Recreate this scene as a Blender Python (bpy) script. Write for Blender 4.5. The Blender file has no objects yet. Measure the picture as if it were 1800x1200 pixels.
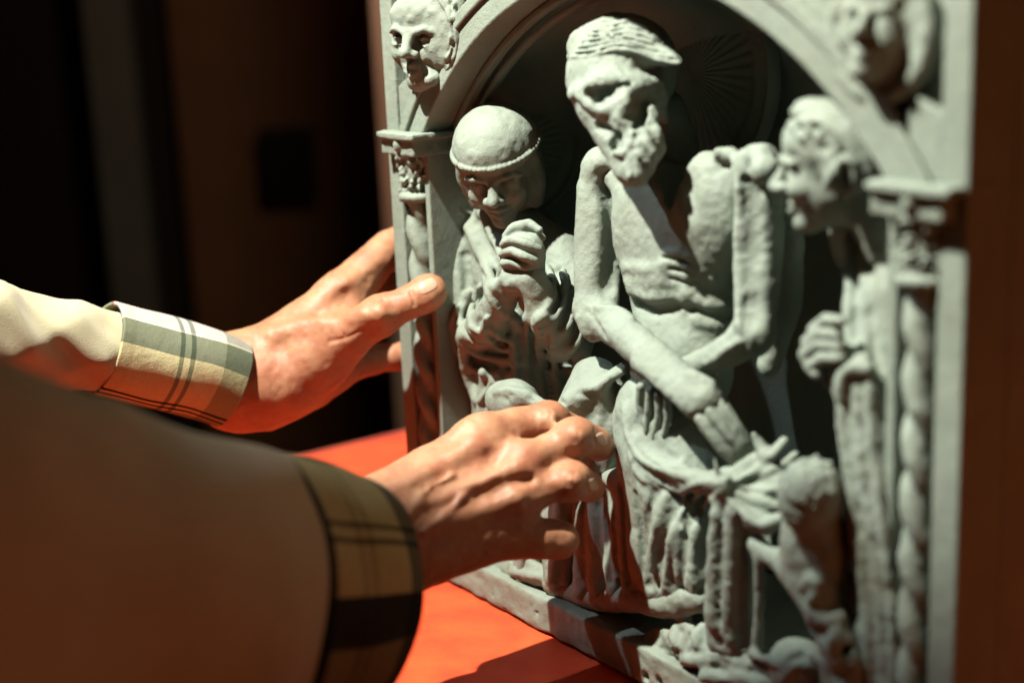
import bpy, bmesh, math, random
import numpy as np
from mathutils import Vector, Matrix, Euler

scene = bpy.context.scene
COL = scene.collection
# ---------------------------------------------------------------- camera
# the place: X runs along the front of the carving, Y into it, Z up; the table top is z = 0
F_PX = 2582.0                       # focal length for a picture 1800 wide
PITCH, ROLL, HEAD = math.radians(13.47), math.radians(-2.46), math.radians(35.25)
_fh = np.array([-math.cos(HEAD), math.sin(HEAD), 0.0]); _up = np.array([0, 0, 1.0])
_r0 = np.cross(_fh, _up)
FW = _fh * math.cos(PITCH) - _up * math.sin(PITCH)
_u0 = np.cross(_r0, FW)
RT = _r0 * math.cos(ROLL) + _u0 * math.sin(ROLL)
UA = -_r0 * math.sin(ROLL) + _u0 * math.cos(ROLL)
def ray(px, py): return FW + RT * (px - 900) / F_PX - UA * (py - 600) / F_PX
CAM = -1.05 * ray(735, 985)
cd = bpy.data.cameras.new('camera'); cam = bpy.data.objects.new('camera', cd); COL.objects.link(cam)
cam.matrix_world = Matrix([[RT[0], UA[0], -FW[0], CAM[0]], [RT[1], UA[1], -FW[1], CAM[1]], [RT[2], UA[2], -FW[2], CAM[2]], [0, 0, 0, 1]])
cd.sensor_width = 36; cd.lens = F_PX / 1800 * 36; cd.clip_start = .01; cd.clip_end = 60
cd.dof.use_dof = True; cd.dof.focus_distance = .895; cd.dof.aperture_fstop = 2.9
scene.camera = cam
# ---------------------------------------------------------------- world, lamps, exposure
w = bpy.data.worlds.new('World'); scene.world = w; w.use_nodes = True
w.node_tree.nodes['Background'].inputs[0].default_value = (.9, .62, .45, 1)
w.node_tree.nodes['Background'].inputs[1].default_value = .0003
def look(o, tgt):
    d = Vector(tgt) - o.location; o.rotation_euler = d.to_track_quat('-Z', 'Y').to_euler()
def spot(name, loc, tgt, power, col, size, blend, rad):
    l = bpy.data.lights.new(name, 'SPOT'); l.energy = power; l.color = col
    l.spot_size = math.radians(size); l.spot_blend = blend; l.shadow_soft_size = rad
    o = bpy.data.objects.new(name, l); COL.objects.link(o); o.location = loc; look(o, tgt); return o
KEY = spot('key_spot', (.09, -.46, 1.08), (.19, .0, .15), 178, (1.0, .98, .86), 54, .18, .014)
def area(name, loc, tgt, power, col, sx, sy):
    l = bpy.data.lights.new(name, 'AREA'); l.energy = power; l.color = col; l.shape = 'RECTANGLE'; l.size = sx; l.size_y = sy
    o = bpy.data.objects.new(name, l); COL.objects.link(o); o.location = loc; look(o, tgt); return o
spot('room_lamp', (-.42, -.62, 1.22), (.37, 0, .07), 46, (.80, .93, 1.0), 21, 1.0, .012)
area('bounce_fill', (1.6, -.22, .02), (.40, -.12, .10), 2.3, (1.0, .32, .11), .35, .35)  # added warm fill, standing in for light bounced off the red sheet
vs = scene.view_settings; vs.view_transform = 'Standard'; vs.look = 'None'; vs.gamma = 1; vs.exposure = 0

# ---------------------------------------------------------------- placing helpers
def W(px, py, wv, r=0.0):
    """point on the upright plane wv metres in front of the carving's face; r given in photo pixels"""
    q = ray(px, py); t = (-wv - CAM[1]) / q[1]; p = CAM + t * q
    return (p[0], p[1], p[2], r * t / F_PX)
def D(px, py, d, r=0.0):
    p = CAM + d * ray(px, py); return (p[0], p[1], p[2], r * d / F_PX)
def WC(l): return [W(*a) for a in l]
def DC(l): return [D(*a) for a in l]

# ---------------------------------------------------------------- carving engine: signed distances on a grid, then surface nets
class Sculpt:
    def __init__(s, vox, lim=None):
        s.vox = vox; s.ops = []; s.lim = lim; s.noises = []; s.sm = 0
        s.o = np.zeros(3); s.M = np.eye(3); s.k = 1.0
    def frame(s, o=(0, 0, 0), fwd=None, up=(0, 0, 1), scale=1.0):
        """local axes: side, forward, up"""
        s.o = np.array(o[:3], float); s.k = scale
        if fwd is None: s.M = np.eye(3)
        else:
            f = np.array(fwd, float); f /= np.linalg.norm(f); u = np.array(up, float); u -= f * (u @ f); u /= np.linalg.norm(u)
            s.M = np.stack([np.cross(f, u), f, u], axis=1)
        return s
    def _p(s, p): return s.o + s.M @ (np.array(p[:3], float) * s.k)
    def c(s, pts, k=.004, neg=False):
        P = [(*s._p(p), p[3] * s.k) for p in pts]
        s.ops.append(('c', P if len(P) > 1 else P * 2, None, k, neg)); return s
    def e(s, c, r, k=.004, neg=False, rot=None):
        M = s.M
        if rot is not None: M = M @ np.array(Euler([math.radians(a) for a in rot]).to_matrix())
        if not hasattr(r, '__len__'): r = (r, r, r)
        s.ops.append(('e', s._p(c), np.array(r, float) * s.k, M, k, neg)); return s
    def b(s, c, h, rnd=.001, k=.002, neg=False, rot=None):
        M = s.M
        if rot is not None: M = M @ np.array(Euler([math.radians(a) for a in rot]).to_matrix())
        s.ops.append(('b', s._p(c), np.array(h, float) * s.k, M, rnd * s.k, k, neg)); return s
    def d(s, pts, k=.003, neg=False):
        """ridge (or groove) drawn over whatever surface is already there along the viewing rays: (px, py, r[, lift in px])"""
        s.ops.append(('d', pts, k, neg)); return s
    def dm(s, lines, k=.003, neg=False):
        """several such ridges, all laid on the same surface before any of them is added"""
        s.ops.append(('dm', lines, k, neg)); return s
    def smooth(s, n=2): s.ops.append(('sm', n, 0, True)); return s
    def noise(s, amp, size, seed=0): s.noises.append((amp, size, seed)); return s
    def build(s):
        lo = np.full(3, 9.); hi = np.full(3, -9.)
        for o in s.ops:
            if o[-1] or o[0] in ('d', 'dm', 'sm'): continue
            if o[0] == 'c':
                for q in o[1]: lo = np.minimum(lo, np.array(q[:3]) - q[3]); hi = np.maximum(hi, np.array(q[:3]) + q[3])
            else:
                ext = np.abs(o[3]) @ (o[2] + (0 if o[0] == 'e' else 0)); lo = np.minimum(lo, o[1] - ext); hi = np.maximum(hi, o[1] + ext)
        if s.lim: lo = np.maximum(lo, s.lim[0]); hi = np.minimum(hi, s.lim[1])
        v = s.vox; pad = .006 if any(o[0] in ('d', 'dm') for o in s.ops) else 0
        lo = lo - 4 * v - pad; hi = hi + pad; n = np.ceil((hi - lo) / v).astype(int) + 5
        ax = [(lo[i] + v * np.arange(n[i])).astype(np.float32) for i in range(3)]
        G = np.full(n, .05, np.float32)
        def blur(G, nn):
            for _ in range(nn):
                for i in range(3):
                    a = np.moveaxis(G, i, 0); b = a.copy(); b[1:-1] = .5 * a[1:-1] + .25 * (a[:-2] + a[2:]); G = np.moveaxis(b, 0, i)
            return np.ascontiguousarray(G)
        def hit(px, py):
            q = ray(px, py); ts = np.arange(.5, 1.3, v * .6); p = CAM[None] + ts[:, None] * q[None]; ii = np.rint((p - lo) / v).astype(int)
            ok = ((ii >= 0) & (ii < n)).all(1); g = np.full(len(ts), .05); g[ok] = G[ii[ok, 0], ii[ok, 1], ii[ok, 2]]; h = np.nonzero(g < 0)[0]
            return None if not len(h) else ts[h[0]] + max(g[h[0]], -v)
        def snap(line, neg):
            A = np.array([(*q, 0)[:4] for q in line], float)
            if len(A) > 1:
                B = []
                for j in range(len(A) - 1):
                    p0, p1, p2, p3 = A[max(j - 1, 0)], A[j], A[j + 1], A[min(j + 2, len(A) - 1)]; m_ = max(1, int(np.hypot(*(p2 - p1)[:2]) / 7))
                    for f in np.arange(m_) / m_: B.append(.5 * (2 * p1 + (p2 - p0) * f + (2 * p0 - 5 * p1 + 4 * p2 - p3) * f * f + (3 * p1 - p0 - 3 * p2 + p3) * f ** 3))
                A = np.array(B + [A[-1]])
            T = [hit(a[0], a[1]) for a in A]; good = [t for t in T if t]
            if not good: return None
            for j in range(len(T)):
                if T[j] is None: T[j] = T[j - 1] if j and T[j - 1] else next(t for t in T[j:] if t)
            T = np.array(T); P = []
            for _ in range(0 if len(T) < 5 else 3 if len(T) < 14 else 14): T[1:-1] = .5 * T[1:-1] + .25 * (T[:-2] + T[2:])
            for a, t in zip(A, T):
                t2 = t - (a[3] if a[3] or not neg else a[2] * .45) * t / F_PX; p = CAM + t2 * ray(a[0], a[1]); P.append((p[0], p[1], p[2], a[2] * t / F_PX))
            return P
        ops = []
        for o in s.ops:
            ops.append(o)
        qi = 0
        while qi < len(ops):
            o = ops[qi]; qi += 1
            if o[0] == 'sm': G = blur(G, o[1]); continue
            if o[0] in ('d', 'dm'):
                new = [x for x in (snap(l, o[3]) for l in (o[1] if o[0] == 'dm' else [o[1]])) if x]
                ops[qi:qi] = [('c', P if len(P) > 1 else P * 2, None, o[2] * (.75 if o[3] else 1), o[3]) for P in new]; continue
            k = o[-2]; m = k + 2.5 * v
            if o[0] == 'c':
                PP = np.array(o[1], float); bl = (PP[:, :3] - PP[:, 3:4]).min(0) - m; bh = (PP[:, :3] + PP[:, 3:4]).max(0) + m
            else:
                ext = np.abs(o[3]) @ o[2]; bl = o[1] - ext - m; bh = o[1] + ext + m
            i0 = np.clip(np.floor((bl - lo) / v).astype(int), 0, n); i1 = np.clip(np.ceil((bh - lo) / v).astype(int) + 1, 0, n)
            if (i1 <= i0).any(): continue
            X = ax[0][i0[0]:i1[0]][:, None, None]; Y = ax[1][i0[1]:i1[1]][None, :, None]; Z = ax[2][i0[2]:i1[2]][None, None, :]
            if o[0] == 'c':
                q = np.full((i1[0] - i0[0], i1[1] - i0[1], i1[2] - i0[2]), .06, np.float32)
                for A_, B_ in zip(PP[:-1], PP[1:]):
                    a = A_[:3]; b = B_[:3]; r0, r1 = A_[3], B_[3]; rr = max(r0, r1) + m
                    j0 = np.clip(np.floor((np.minimum(a, b) - rr - lo) / v).astype(int) - i0, 0, i1 - i0); j1 = np.clip(np.ceil((np.maximum(a, b) + rr - lo) / v).astype(int) + 1 - i0, 0, i1 - i0)
                    if (j1 <= j0).any(): continue
                    x = X[j0[0]:j1[0]] - np.float32(a[0]); y = Y[:, j0[1]:j1[1]] - np.float32(a[1]); z = Z[:, :, j0[2]:j1[2]] - np.float32(a[2])
                    d = (b - a).astype(np.float32); L = float(d @ d)
                    if L < 1e-12: g = np.sqrt(x * x + y * y + z * z) - np.float32(r0)
                    else:
                        t = np.clip((x * d[0] + y * d[1] + z * d[2]) / np.float32(L), 0, 1)
                        g = np.sqrt((x - t * d[0]) ** 2 + (y - t * d[1]) ** 2 + (z - t * d[2]) ** 2) - (np.float32(r0) + t * np.float32(r1 - r0))
                    sq = q[j0[0]:j1[0], j0[1]:j1[1], j0[2]:j1[2]]; np.minimum(sq, g, out=sq)
            else:
                c = o[1]; M = o[3]; x = X - c[0]; y = Y - c[1]; z = Z - c[2]
                l = [x * M[0, i] + y * M[1, i] + z * M[2, i] for i in range(3)]
                if o[0] == 'e':
                    r = o[2]; k0 = np.sqrt(sum((l[i] / r[i]) ** 2 for i in range(3))); k1 = np.sqrt(sum((l[i] / r[i] ** 2) ** 2 for i in range(3))) + 1e-9
                    q = k0 * (k0 - 1) / k1
                else:
                    h = o[2] - o[4]; g = [np.abs(l[i]) - h[i] for i in range(3)]
                    q = np.sqrt(sum(np.maximum(gi, 0) ** 2 for gi in g)) + np.minimum(np.maximum(np.maximum(g[0], g[1]), g[2]), 0) - o[4]
            sl = tuple(slice(i0[i], i1[i]) for i in range(3)); A = G[sl]; q = q.astype(np.float32)
            if o[-1]:
                h = np.maximum(k - np.abs(A + q), 0) / k; G[sl] = np.maximum(A, -q) + h * h * k * .25
            else:
                h = np.maximum(k - np.abs(A - q), 0) / k; G[sl] = np.minimum(A, q) - h * h * k * .25
        for _ in range(s.sm):
            for i in range(3):
                a = np.moveaxis(G, i, 0); b = a.copy(); b[1:-1] = .5 * a[1:-1] + .25 * (a[:-2] + a[2:]); G = np.moveaxis(b, 0, i)
            G = np.ascontiguousarray(G)
        for amp, size, seed in s.noises:
            rg = np.random.RandomState(seed); cn = np.ceil(n * v / size).astype(int) + 3
            R = rg.uniform(-1, 1, cn).astype(np.float32)
            for i in range(3):
                t = np.arange(n[i]) * v / size; j = np.floor(t).astype(int); f = t - j; f = f * f * (3 - 2 * f)
                Wm = np.zeros((n[i], cn[i]), np.float32); Wm[np.arange(n[i]), j] = 1 - f; Wm[np.arange(n[i]), j + 1] += f
                R = np.moveaxis(np.tensordot(Wm, R, axes=(1, i)), 0, i)
            G += amp * R
        G[0] = G[-1] = .01; G[:, 0] = G[:, -1] = .01; G[:, :, 0] = G[:, :, -1] = .01
        return nets(G, lo, v)

def nets(G, lo, v):
    I = G < 0; n = np.array(G.shape)
    cs = np.zeros(n - 1, np.int8)
    for a in (0, 1):
        for b in (0, 1):
            for c in (0, 1): cs += I[a:n[0] - 1 + a, b:n[1] - 1 + b, c:n[2] - 1 + c]
    act = (cs > 0) & (cs < 8); ci = np.argwhere(act); idx = np.full(n - 1, -1, np.int32); idx[act] = np.arange(len(ci))
    acc = np.zeros((len(ci), 3), np.float32); cnt = np.zeros(len(ci), np.float32)
    corners = [(a, b, c) for a in (0, 1) for b in (0, 1) for c in (0, 1)]
    val = {c: G[ci[:, 0] + c[0], ci[:, 1] + c[1], ci[:, 2] + c[2]] for c in corners}
    for c in corners:
        for axn in range(3):
            if c[axn]: continue
            e = list(c); e[axn] = 1; e = tuple(e); A = val[c]; B = val[e]; m = (A < 0) != (B < 0)
            t = A / np.where(A - B == 0, 1, A - B); p = np.tile(np.array(c, np.float32), (len(ci), 1)); p[:, axn] = t
            acc[m] += p[m]; cnt[m] += 1
    V = lo + v * (ci + acc / cnt[:, None])
    Fs = []
    for axn in range(3):
        o1, o2 = [(1, 2), (2, 0), (0, 1)][axn]
        s0 = [slice(None)] * 3; s1 = [slice(None)] * 3; s0[axn] = slice(0, -1); s1[axn] = slice(1, None)
        A = I[tuple(s0)]; B = I[tuple(s1)]; d = np.argwhere(A != B)
        d = d[(d[:, o1] > 0) & (d[:, o2] > 0) & (d[:, o1] < n[o1] - 1) & (d[:, o2] < n[o2] - 1)]
        if not len(d): continue
        ins = I[d[:, 0], d[:, 1], d[:, 2]]
        def at(i, j):
            q = d.copy(); q[:, o1] -= i; q[:, o2] -= j; return idx[q[:, 0], q[:, 1], q[:, 2]]
        f = np.stack([at(1, 1), at(0, 1), at(0, 0), at(1, 0)], axis=1); f[~ins] = f[~ins][:, ::-1]; Fs.append(f)
    return V, np.concatenate(Fs)

def mesh_np(name, V, Q, smooth=True):
    me = bpy.data.meshes.new(name); V = np.asarray(V, np.float32); Q = np.asarray(Q, np.int32); m = Q.shape[1]
    me.vertices.add(len(V)); me.vertices.foreach_set('co', V.ravel())
    me.loops.add(Q.size); me.loops.foreach_set('vertex_index', Q.ravel())
    me.polygons.add(len(Q)); me.polygons.foreach_set('loop_start', np.arange(0, Q.size, m)); me.polygons.foreach_set('loop_total', np.full(len(Q), m))
    me.polygons.foreach_set('use_smooth', np.full(len(Q), smooth)); me.update(calc_edges=True); me.validate(); return me
def link(name, me, mat, parent=None):
    o = bpy.data.objects.new(name, me); COL.objects.link(o); o.data.name = name
    if mat: me.materials.clear(); me.materials.append(mat)
    if parent: o.parent = parent
    return o
def carve(name, S, mat, parent=None):
    V, Q = S.build(); return link(name, mesh_np(name, V, Q), mat, parent)
def thing(name, label, cat, loc=(0, 0, 0), group=None):
    o = bpy.data.objects.new(name, None); COL.objects.link(o); o.location = loc; o.empty_display_size = .05
    o['label'] = label; o['category'] = cat
    if group: o['group'] = group
    return o
def bm_obj(name, bm, mat, parent=None, bevel=0, smooth=False):
    me = bpy.data.meshes.new(name); bmesh.ops.recalc_face_normals(bm, faces=bm.faces); bm.to_mesh(me); bm.free()
    if smooth:
        for p in me.polygons: p.use_smooth = True
    o = link(name, me, mat, parent)
    if bevel:
        m = o.modifiers.new('bevel', 'BEVEL'); m.width = bevel; m.segments = 2; m.limit_method = 'ANGLE'; m.angle_limit = math.radians(40)
    return o
def box(bm, lo, hi):
    r = bmesh.ops.create_cube(bm, size=1); 
    for v in r['verts']: v.co = Vector([(lo[i] + hi[i]) / 2 + v.co[i] * (hi[i] - lo[i]) for i in range(3)])

# ---------------------------------------------------------------- materials
class NT:
    def __init__(s, name):
        s.m = bpy.data.materials.new(name); s.m.use_nodes = True; s.t = s.m.node_tree; s.N = s.t.nodes; s.b = s.N['Principled BSDF']
    def n(s, typ, ins=None, **kw):
        q = s.N.new(typ)
        for a, b in kw.items(): setattr(q, a, b)
        for a, b in (ins or {}).items(): s.set(q.inputs[a], b)
        return q
    def set(s, sock, b):
        if hasattr(b, 'is_output') or isinstance(b, bpy.types.NodeSocket): s.t.links.new(b, sock)
        else: sock.default_value = b
    def math(s, op, a, b=0.0, c=None):
        q = s.N.new('ShaderNodeMath'); q.operation = op; s.set(q.inputs[0], a); s.set(q.inputs[1], b)
        if c is not None: s.set(q.inputs[2], c)
        return q.outputs[0]
    def noise(s, scale, detail=4, rough=.55, co=None):
        q = s.n('ShaderNodeTexNoise'); q.inputs['Scale'].default_value = scale; q.inputs['Detail'].default_value = detail; q.inputs['Roughness'].default_value = rough
        s.t.links.new(co or s.co(), q.inputs['Vector']); return q.outputs['Fac']
    def co(s):
        if not hasattr(s, '_c'): s._c = s.n('ShaderNodeTexCoord').outputs['Object']
        return s._c
    def mix(s, f, a, b, mode='MIX'):
        q = s.N.new('ShaderNodeMix'); q.data_type = 'RGBA'; q.blend_type = mode; s.set(q.inputs[0], f)
        s.set(q.inputs[6], (*a, 1) if isinstance(a, tuple) else a); s.set(q.inputs[7], (*b, 1) if isinstance(b, tuple) else b); return q.outputs[2]
    def ramp(s, f, a, b):
        q = s.N.new('ShaderNodeMapRange'); s.set(q.inputs[0], f); q.inputs[1].default_value = a; q.inputs[2].default_value = b; return q.outputs[0]
    def bump(s, h, dist, strength=1.0, prev=None):
        q = s.N.new('ShaderNodeBump'); s.set(q.inputs['Height'], h); q.inputs['Distance'].default_value = dist; q.inputs['Strength'].default_value = strength
        if prev: s.t.links.new(prev, q.inputs['Normal'])
        return q.outputs[0]
def plaster(name, col):
    k = NT(name); a = k.noise(45, 5); b = k.noise(900, 3, .7); c = k.noise(160, 4)
    base = k.mix(k.ramp(a, .3, .7), tuple(x * .86 for x in col), tuple(min(1, x * 1.08) for x in col))
    base = k.mix(k.math('MULTIPLY', k.ramp(b, .35, .7), .22), base, tuple(x * .55 for x in col))
    base = k.mix(k.math('MULTIPLY', k.ramp(k.noise(14, 6, .65), .48, .72), .35), base, tuple(x * y for x, y in zip(col, (.78, .70, .60))))
    k.set(k.b.inputs['Base Color'], base); k.b.inputs['Roughness'].default_value = .72; k.b.inputs['Specular IOR Level'].default_value = .3
    n1 = k.bump(c, .0012, .6); n2 = k.bump(b, .0005, .8, n1); k.set(k.b.inputs['Normal'], n2); return k.m
M_STONE = plaster('grey_plaster', (.185, .216, .178))
def skin(name, col, red):
    k = NT(name); a = k.noise(60, 4); v = k.n('ShaderNodeTexVoronoi'); v.inputs['Scale'].default_value = 1100; k.t.links.new(k.co(), v.inputs['Vector'])
    b = k.noise(700, 4, .6)
    m1 = k.mix(k.ramp(a, .35, .68), col, red); m1 = k.mix(k.math('MULTIPLY', k.ramp(k.noise(320, 4, .65), .45, .75), .35), m1, tuple(x * .6 for x in red)); k.set(k.b.inputs['Base Color'], m1); k.b.inputs['Roughness'].default_value = .54
    k.b.inputs['Subsurface Weight'].default_value = .22; k.b.inputs['Subsurface Radius'].default_value = (1, .3, .12); k.b.inputs['Subsurface Scale'].default_value = .005
    k.b.inputs['Specular IOR Level'].default_value = .4
    n1 = k.bump(v.outputs['Distance'], .0002, .4); n1 = k.bump(b, .00028, .4, n1); n1 = k.bump(k.noise(160, 3), .0008, .3, n1); k.set(k.b.inputs['Normal'], n1); return k.m
M_SKIN = skin('skin', (.345, .172, .092), (.30, .11, .058))
def cloth(name, col, col2, rough=.85, bs=1400):
    k = NT(name); a = k.noise(30, 4); wv = k.noise(bs, 2)
    k.set(k.b.inputs['Base Color'], k.mix(k.ramp(a, .3, .7), col, col2)); k.b.inputs['Roughness'].default_value = rough; k.b.inputs['Specular IOR Level'].default_value = .2
    k.b.inputs['Sheen Weight'].default_value = .15
    k.set(k.b.inputs['Normal'], k.bump(wv, .0006, .7)); return k.m
M_RED = cloth('red_paper', (.64, .072, .013), (.54, .040, .009), .6, 500)
M_JACKET = cloth('jacket_cotton', (.36, .235, .125), (.41, .28, .16))
def simple(name, col, rough=.7, spec=.3):
    k = NT(name); k.set(k.b.inputs['Base Color'], k.mix(k.ramp(k.noise(12, 5), .3, .7), tuple(x * .85 for x in col), col)); k.b.inputs['Roughness'].default_value = rough
    k.b.inputs['Specular IOR Level'].default_value = spec; return k.m

# ================================================================ setting
def setting():
    M_WALL = simple('dark_brown_wall', (.19, .095, .042)); M_DARK = simple('dark_panel', (.02, .016, .013)); M_FLOOR = simple('dark_floor', (.05, .035, .03))
    M_POST = simple('grey_post', (.14, .15, .13)); M_BLK = simple('black_plate', (.004, .004, .004), .5)
    def st(name, lo, hi, mat):
        bm = bmesh.new(); box(bm, lo, hi); o = bm_obj(name, bm, mat); o['kind'] = 'structure'; return o
    st('floor', (-5, -4, -.77), (4, 5, -.75), M_FLOOR)
    # a wall across the far left, square to the view
    far = thing('background_wall', 'dark brown wall far behind the table, out of focus', 'wall')
    c = Vector(D(450, 300, 2.6)[:3])
    ex = Vector(_r0); ey = Vector(_fh); ez = Vector((0, 0, 1))
    def slab(name, px0, px1, z0, z1, d, th, mat):
        a = Vector(D(px0, 400, d)[:3]); b = Vector(D(px1, 400, d)[:3]); bm = bmesh.new()
        vs_ = []
        for off in (0, th):
            for p, z in ((a, z0), (b, z0), (b, z1), (a, z1)): vs_.append(bm.verts.new((p.x + ey.x * off, p.y + ey.y * off, z)))
        for f in ((0, 1, 2, 3), (7, 6, 5, 4), (0, 4, 5, 1), (1, 5, 6, 2), (2, 6, 7, 3), (3, 7, 4, 0)): bm.faces.new([vs_[i] for i in f])
        return bm_obj(name, bm, mat, far)
    slab('wall_panel', 330, 1900, -.75, 2.4, 2.6, .05, M_WALL)
    slab('dark_panel', -900, 329, -.75, 2.4, 2.66, .05, M_DARK)
    slab('door_post', 185, 262, -.2, 2.4, 2.5, .04, M_POST)
    slab('corner_post', 676, 1900, -.75, 2.4, 1.75, .05, simple('beige_wall', (.42, .34, .27)))
    a = Vector(D(505, 285, 2.52)[:3]); bm = bmesh.new(); r = bmesh.ops.create_cube(bm, size=1)
    for v in r['verts']:
        q = v.co.copy(); v.co = a + ex * q.x * .095 + ey * q.y * .02 + ez * q.z * .115
    pl = bm_obj('wall_plate', bm, M_BLK, far, .004)
    # table
    t = thing('table', 'table covered with a flat orange red sheet under the carving', 'table', (.4, -.3, -.75))
    def part(name, lo, hi, mat, bev=.002):
        bm = bmesh.new(); box(bm, [lo[i] - (.4, -.3, -.75)[i] for i in range(3)], [hi[i] - (.4, -.3, -.75)[i] for i in range(3)]); return bm_obj(name, bm, mat, t, bev)
    part('table_top', (-.29, -1.3, -.032), (1.1, .7, -.014), M_DARK)
    for x in (-.26, 1.03):
        for y in (-1.26, .63): part('leg', (x, y, -.75), (x + .04, y + .04, -.033), M_DARK)
    # the sheet: slightly rumpled red paper
    nx, ny = 140, 150; X = np.linspace(-.29, 1.1, nx); Y = np.linspace(-1.3, .7, ny); XX, YY = np.meshgrid(X, Y, indexing='ij')
    Z = -.003 + .0018 * np.sin(XX * 17 + YY * 9 + 2 * np.sin(YY * 7)) * np.clip((-YY + .0) * 6, 0, 1) + .0012 * np.sin(YY * 31 - XX * 12) * np.clip(-YY * 6, 0, 1)
    V = np.stack([XX, YY, Z], -1).reshape(-1, 3); i = np.arange(nx - 1)[:, None] * ny + np.arange(ny - 1)[None]
    Q = np.stack([i, i + ny, i + ny + 1, i + 1], -1).reshape(-1, 4)
    o = link('red_sheet', mesh_np('red_sheet', V, Q), M_RED)
    m = o.modifiers.new('thickness', 'SOLIDIFY'); m.thickness = .0008; m.offset = -1
    o['label'] = 'bright orange red paper sheet lying flat over the table'; o['category'] = 'sheet'
    area('wall_fill', (-.28, .24, .78), tuple(Vector(D(690, 420, 1.75)[:3])), 2.4, (1, .72, .5), .1, .1)  # added fill to brighten the background behind the block, not a fixture
setting()

# ================================================================ the carving
CARV = thing('relief_carving', 'grey plaster relief with praying mourners round a bearded half-length figure in an arched niche', 'sculpture')
CX, CZ, AR = .231, .165, .2365            # arch: centre and radius
def arch(r, z0, n=40):
    hw = math.sqrt(r * r - (z0 - CZ) ** 2); a0 = math.atan2(z0 - CZ, hw)
    return [(CX + r * math.cos(a), CZ + r * math.sin(a)) for a in np.linspace(a0, math.pi - a0, n)]
def face(S, o, fwd, up, k, opts=()):
    """a head about two units from chin to crown"""
    S.frame(o, fwd, up, k); K = .16 * k
    S.e((0, -.18, .30), (.70, .84, .70), k=K); S.e((0, .12, -.30), (.54, .56, .62), k=K); S.e((0, .48, -.80), (.24, .22, .19), k=K)
    S.e((0, .50, .42), (.50, .22, .34), k=K)
    for sgn in (-1, 1):
        S.e((sgn * .30, .74, .02), (.21, .22, .15), k=.10 * k, neg=True)
        S.e((sgn * .29, .50, .0), (.17, .17, .13), k=.03 * k)
        S.c([(sgn * .12, .72, .15, .055), (sgn * .30, .73, .21, .06), (sgn * .52, .52, .12, .05)], k=.08 * k)
        if 'open' in opts:
            S.c([(sgn * .13, .66, .0, .02), (sgn * .30, .70, .06, .022), (sgn * .46, .58, .0, .02)], k=.02 * k)
            S.c([(sgn * .15, .66, -.05, .016), (sgn * .30, .69, -.10, .018), (sgn * .44, .60, -.05, .016)], k=.02 * k)
        elif 'closed' not in opts: S.c([(sgn * .14, .655, .01, .018), (sgn * .30, .69, -.015, .02), (sgn * .45, .60, -.03, .018)], k=.02 * k, neg=True)
        else: S.c([(sgn * .14, .63, -.04, .02), (sgn * .30, .67, -.075, .022), (sgn * .45, .58, -.05, .02)], k=.02 * k, neg=True)
        S.e((sgn * .36, .48, -.26), (.20, .18, .20), k=K)
        if 'noears' not in opts:
            S.c([(sgn * .70, -.02, .20, .07), (sgn * .78, -.14, .16, .07), (sgn * .80, -.18, 0, .06), (sgn * .74, -.08, -.16, .06), (sgn * .68, 0, -.24, .06)], k=.05 * k)
        S.e((sgn * .12, .80, -.24), (.10, .11, .08), k=.06 * k)
        if 'grin' in opts: S.c([(sgn * .2, .74, -.26, .02), (sgn * .40, .62, -.5, .03)], k=.06 * k, neg=True)
    S.c([(0, .68, .16, .09), (0, .80, -.04, .10), (0, .93, -.20, .115)], k=.08 * k)
    S.c([(-.20, .62, -.50, .05), (0, .74, -.455, .065), (.20, .62, -.50, .05)], k=.04 * k)
    S.c([(-.17, .62, -.58, .05), (0, .71, -.60, .075), (.17, .62, -.58, .05)], k=.04 * k)
    S.c([(-.22, .66, -.535, .02), (0, .79, -.53, .02), (.22, .66, -.535, .02)], k=.03 * k, neg=True)
    return S

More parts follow.
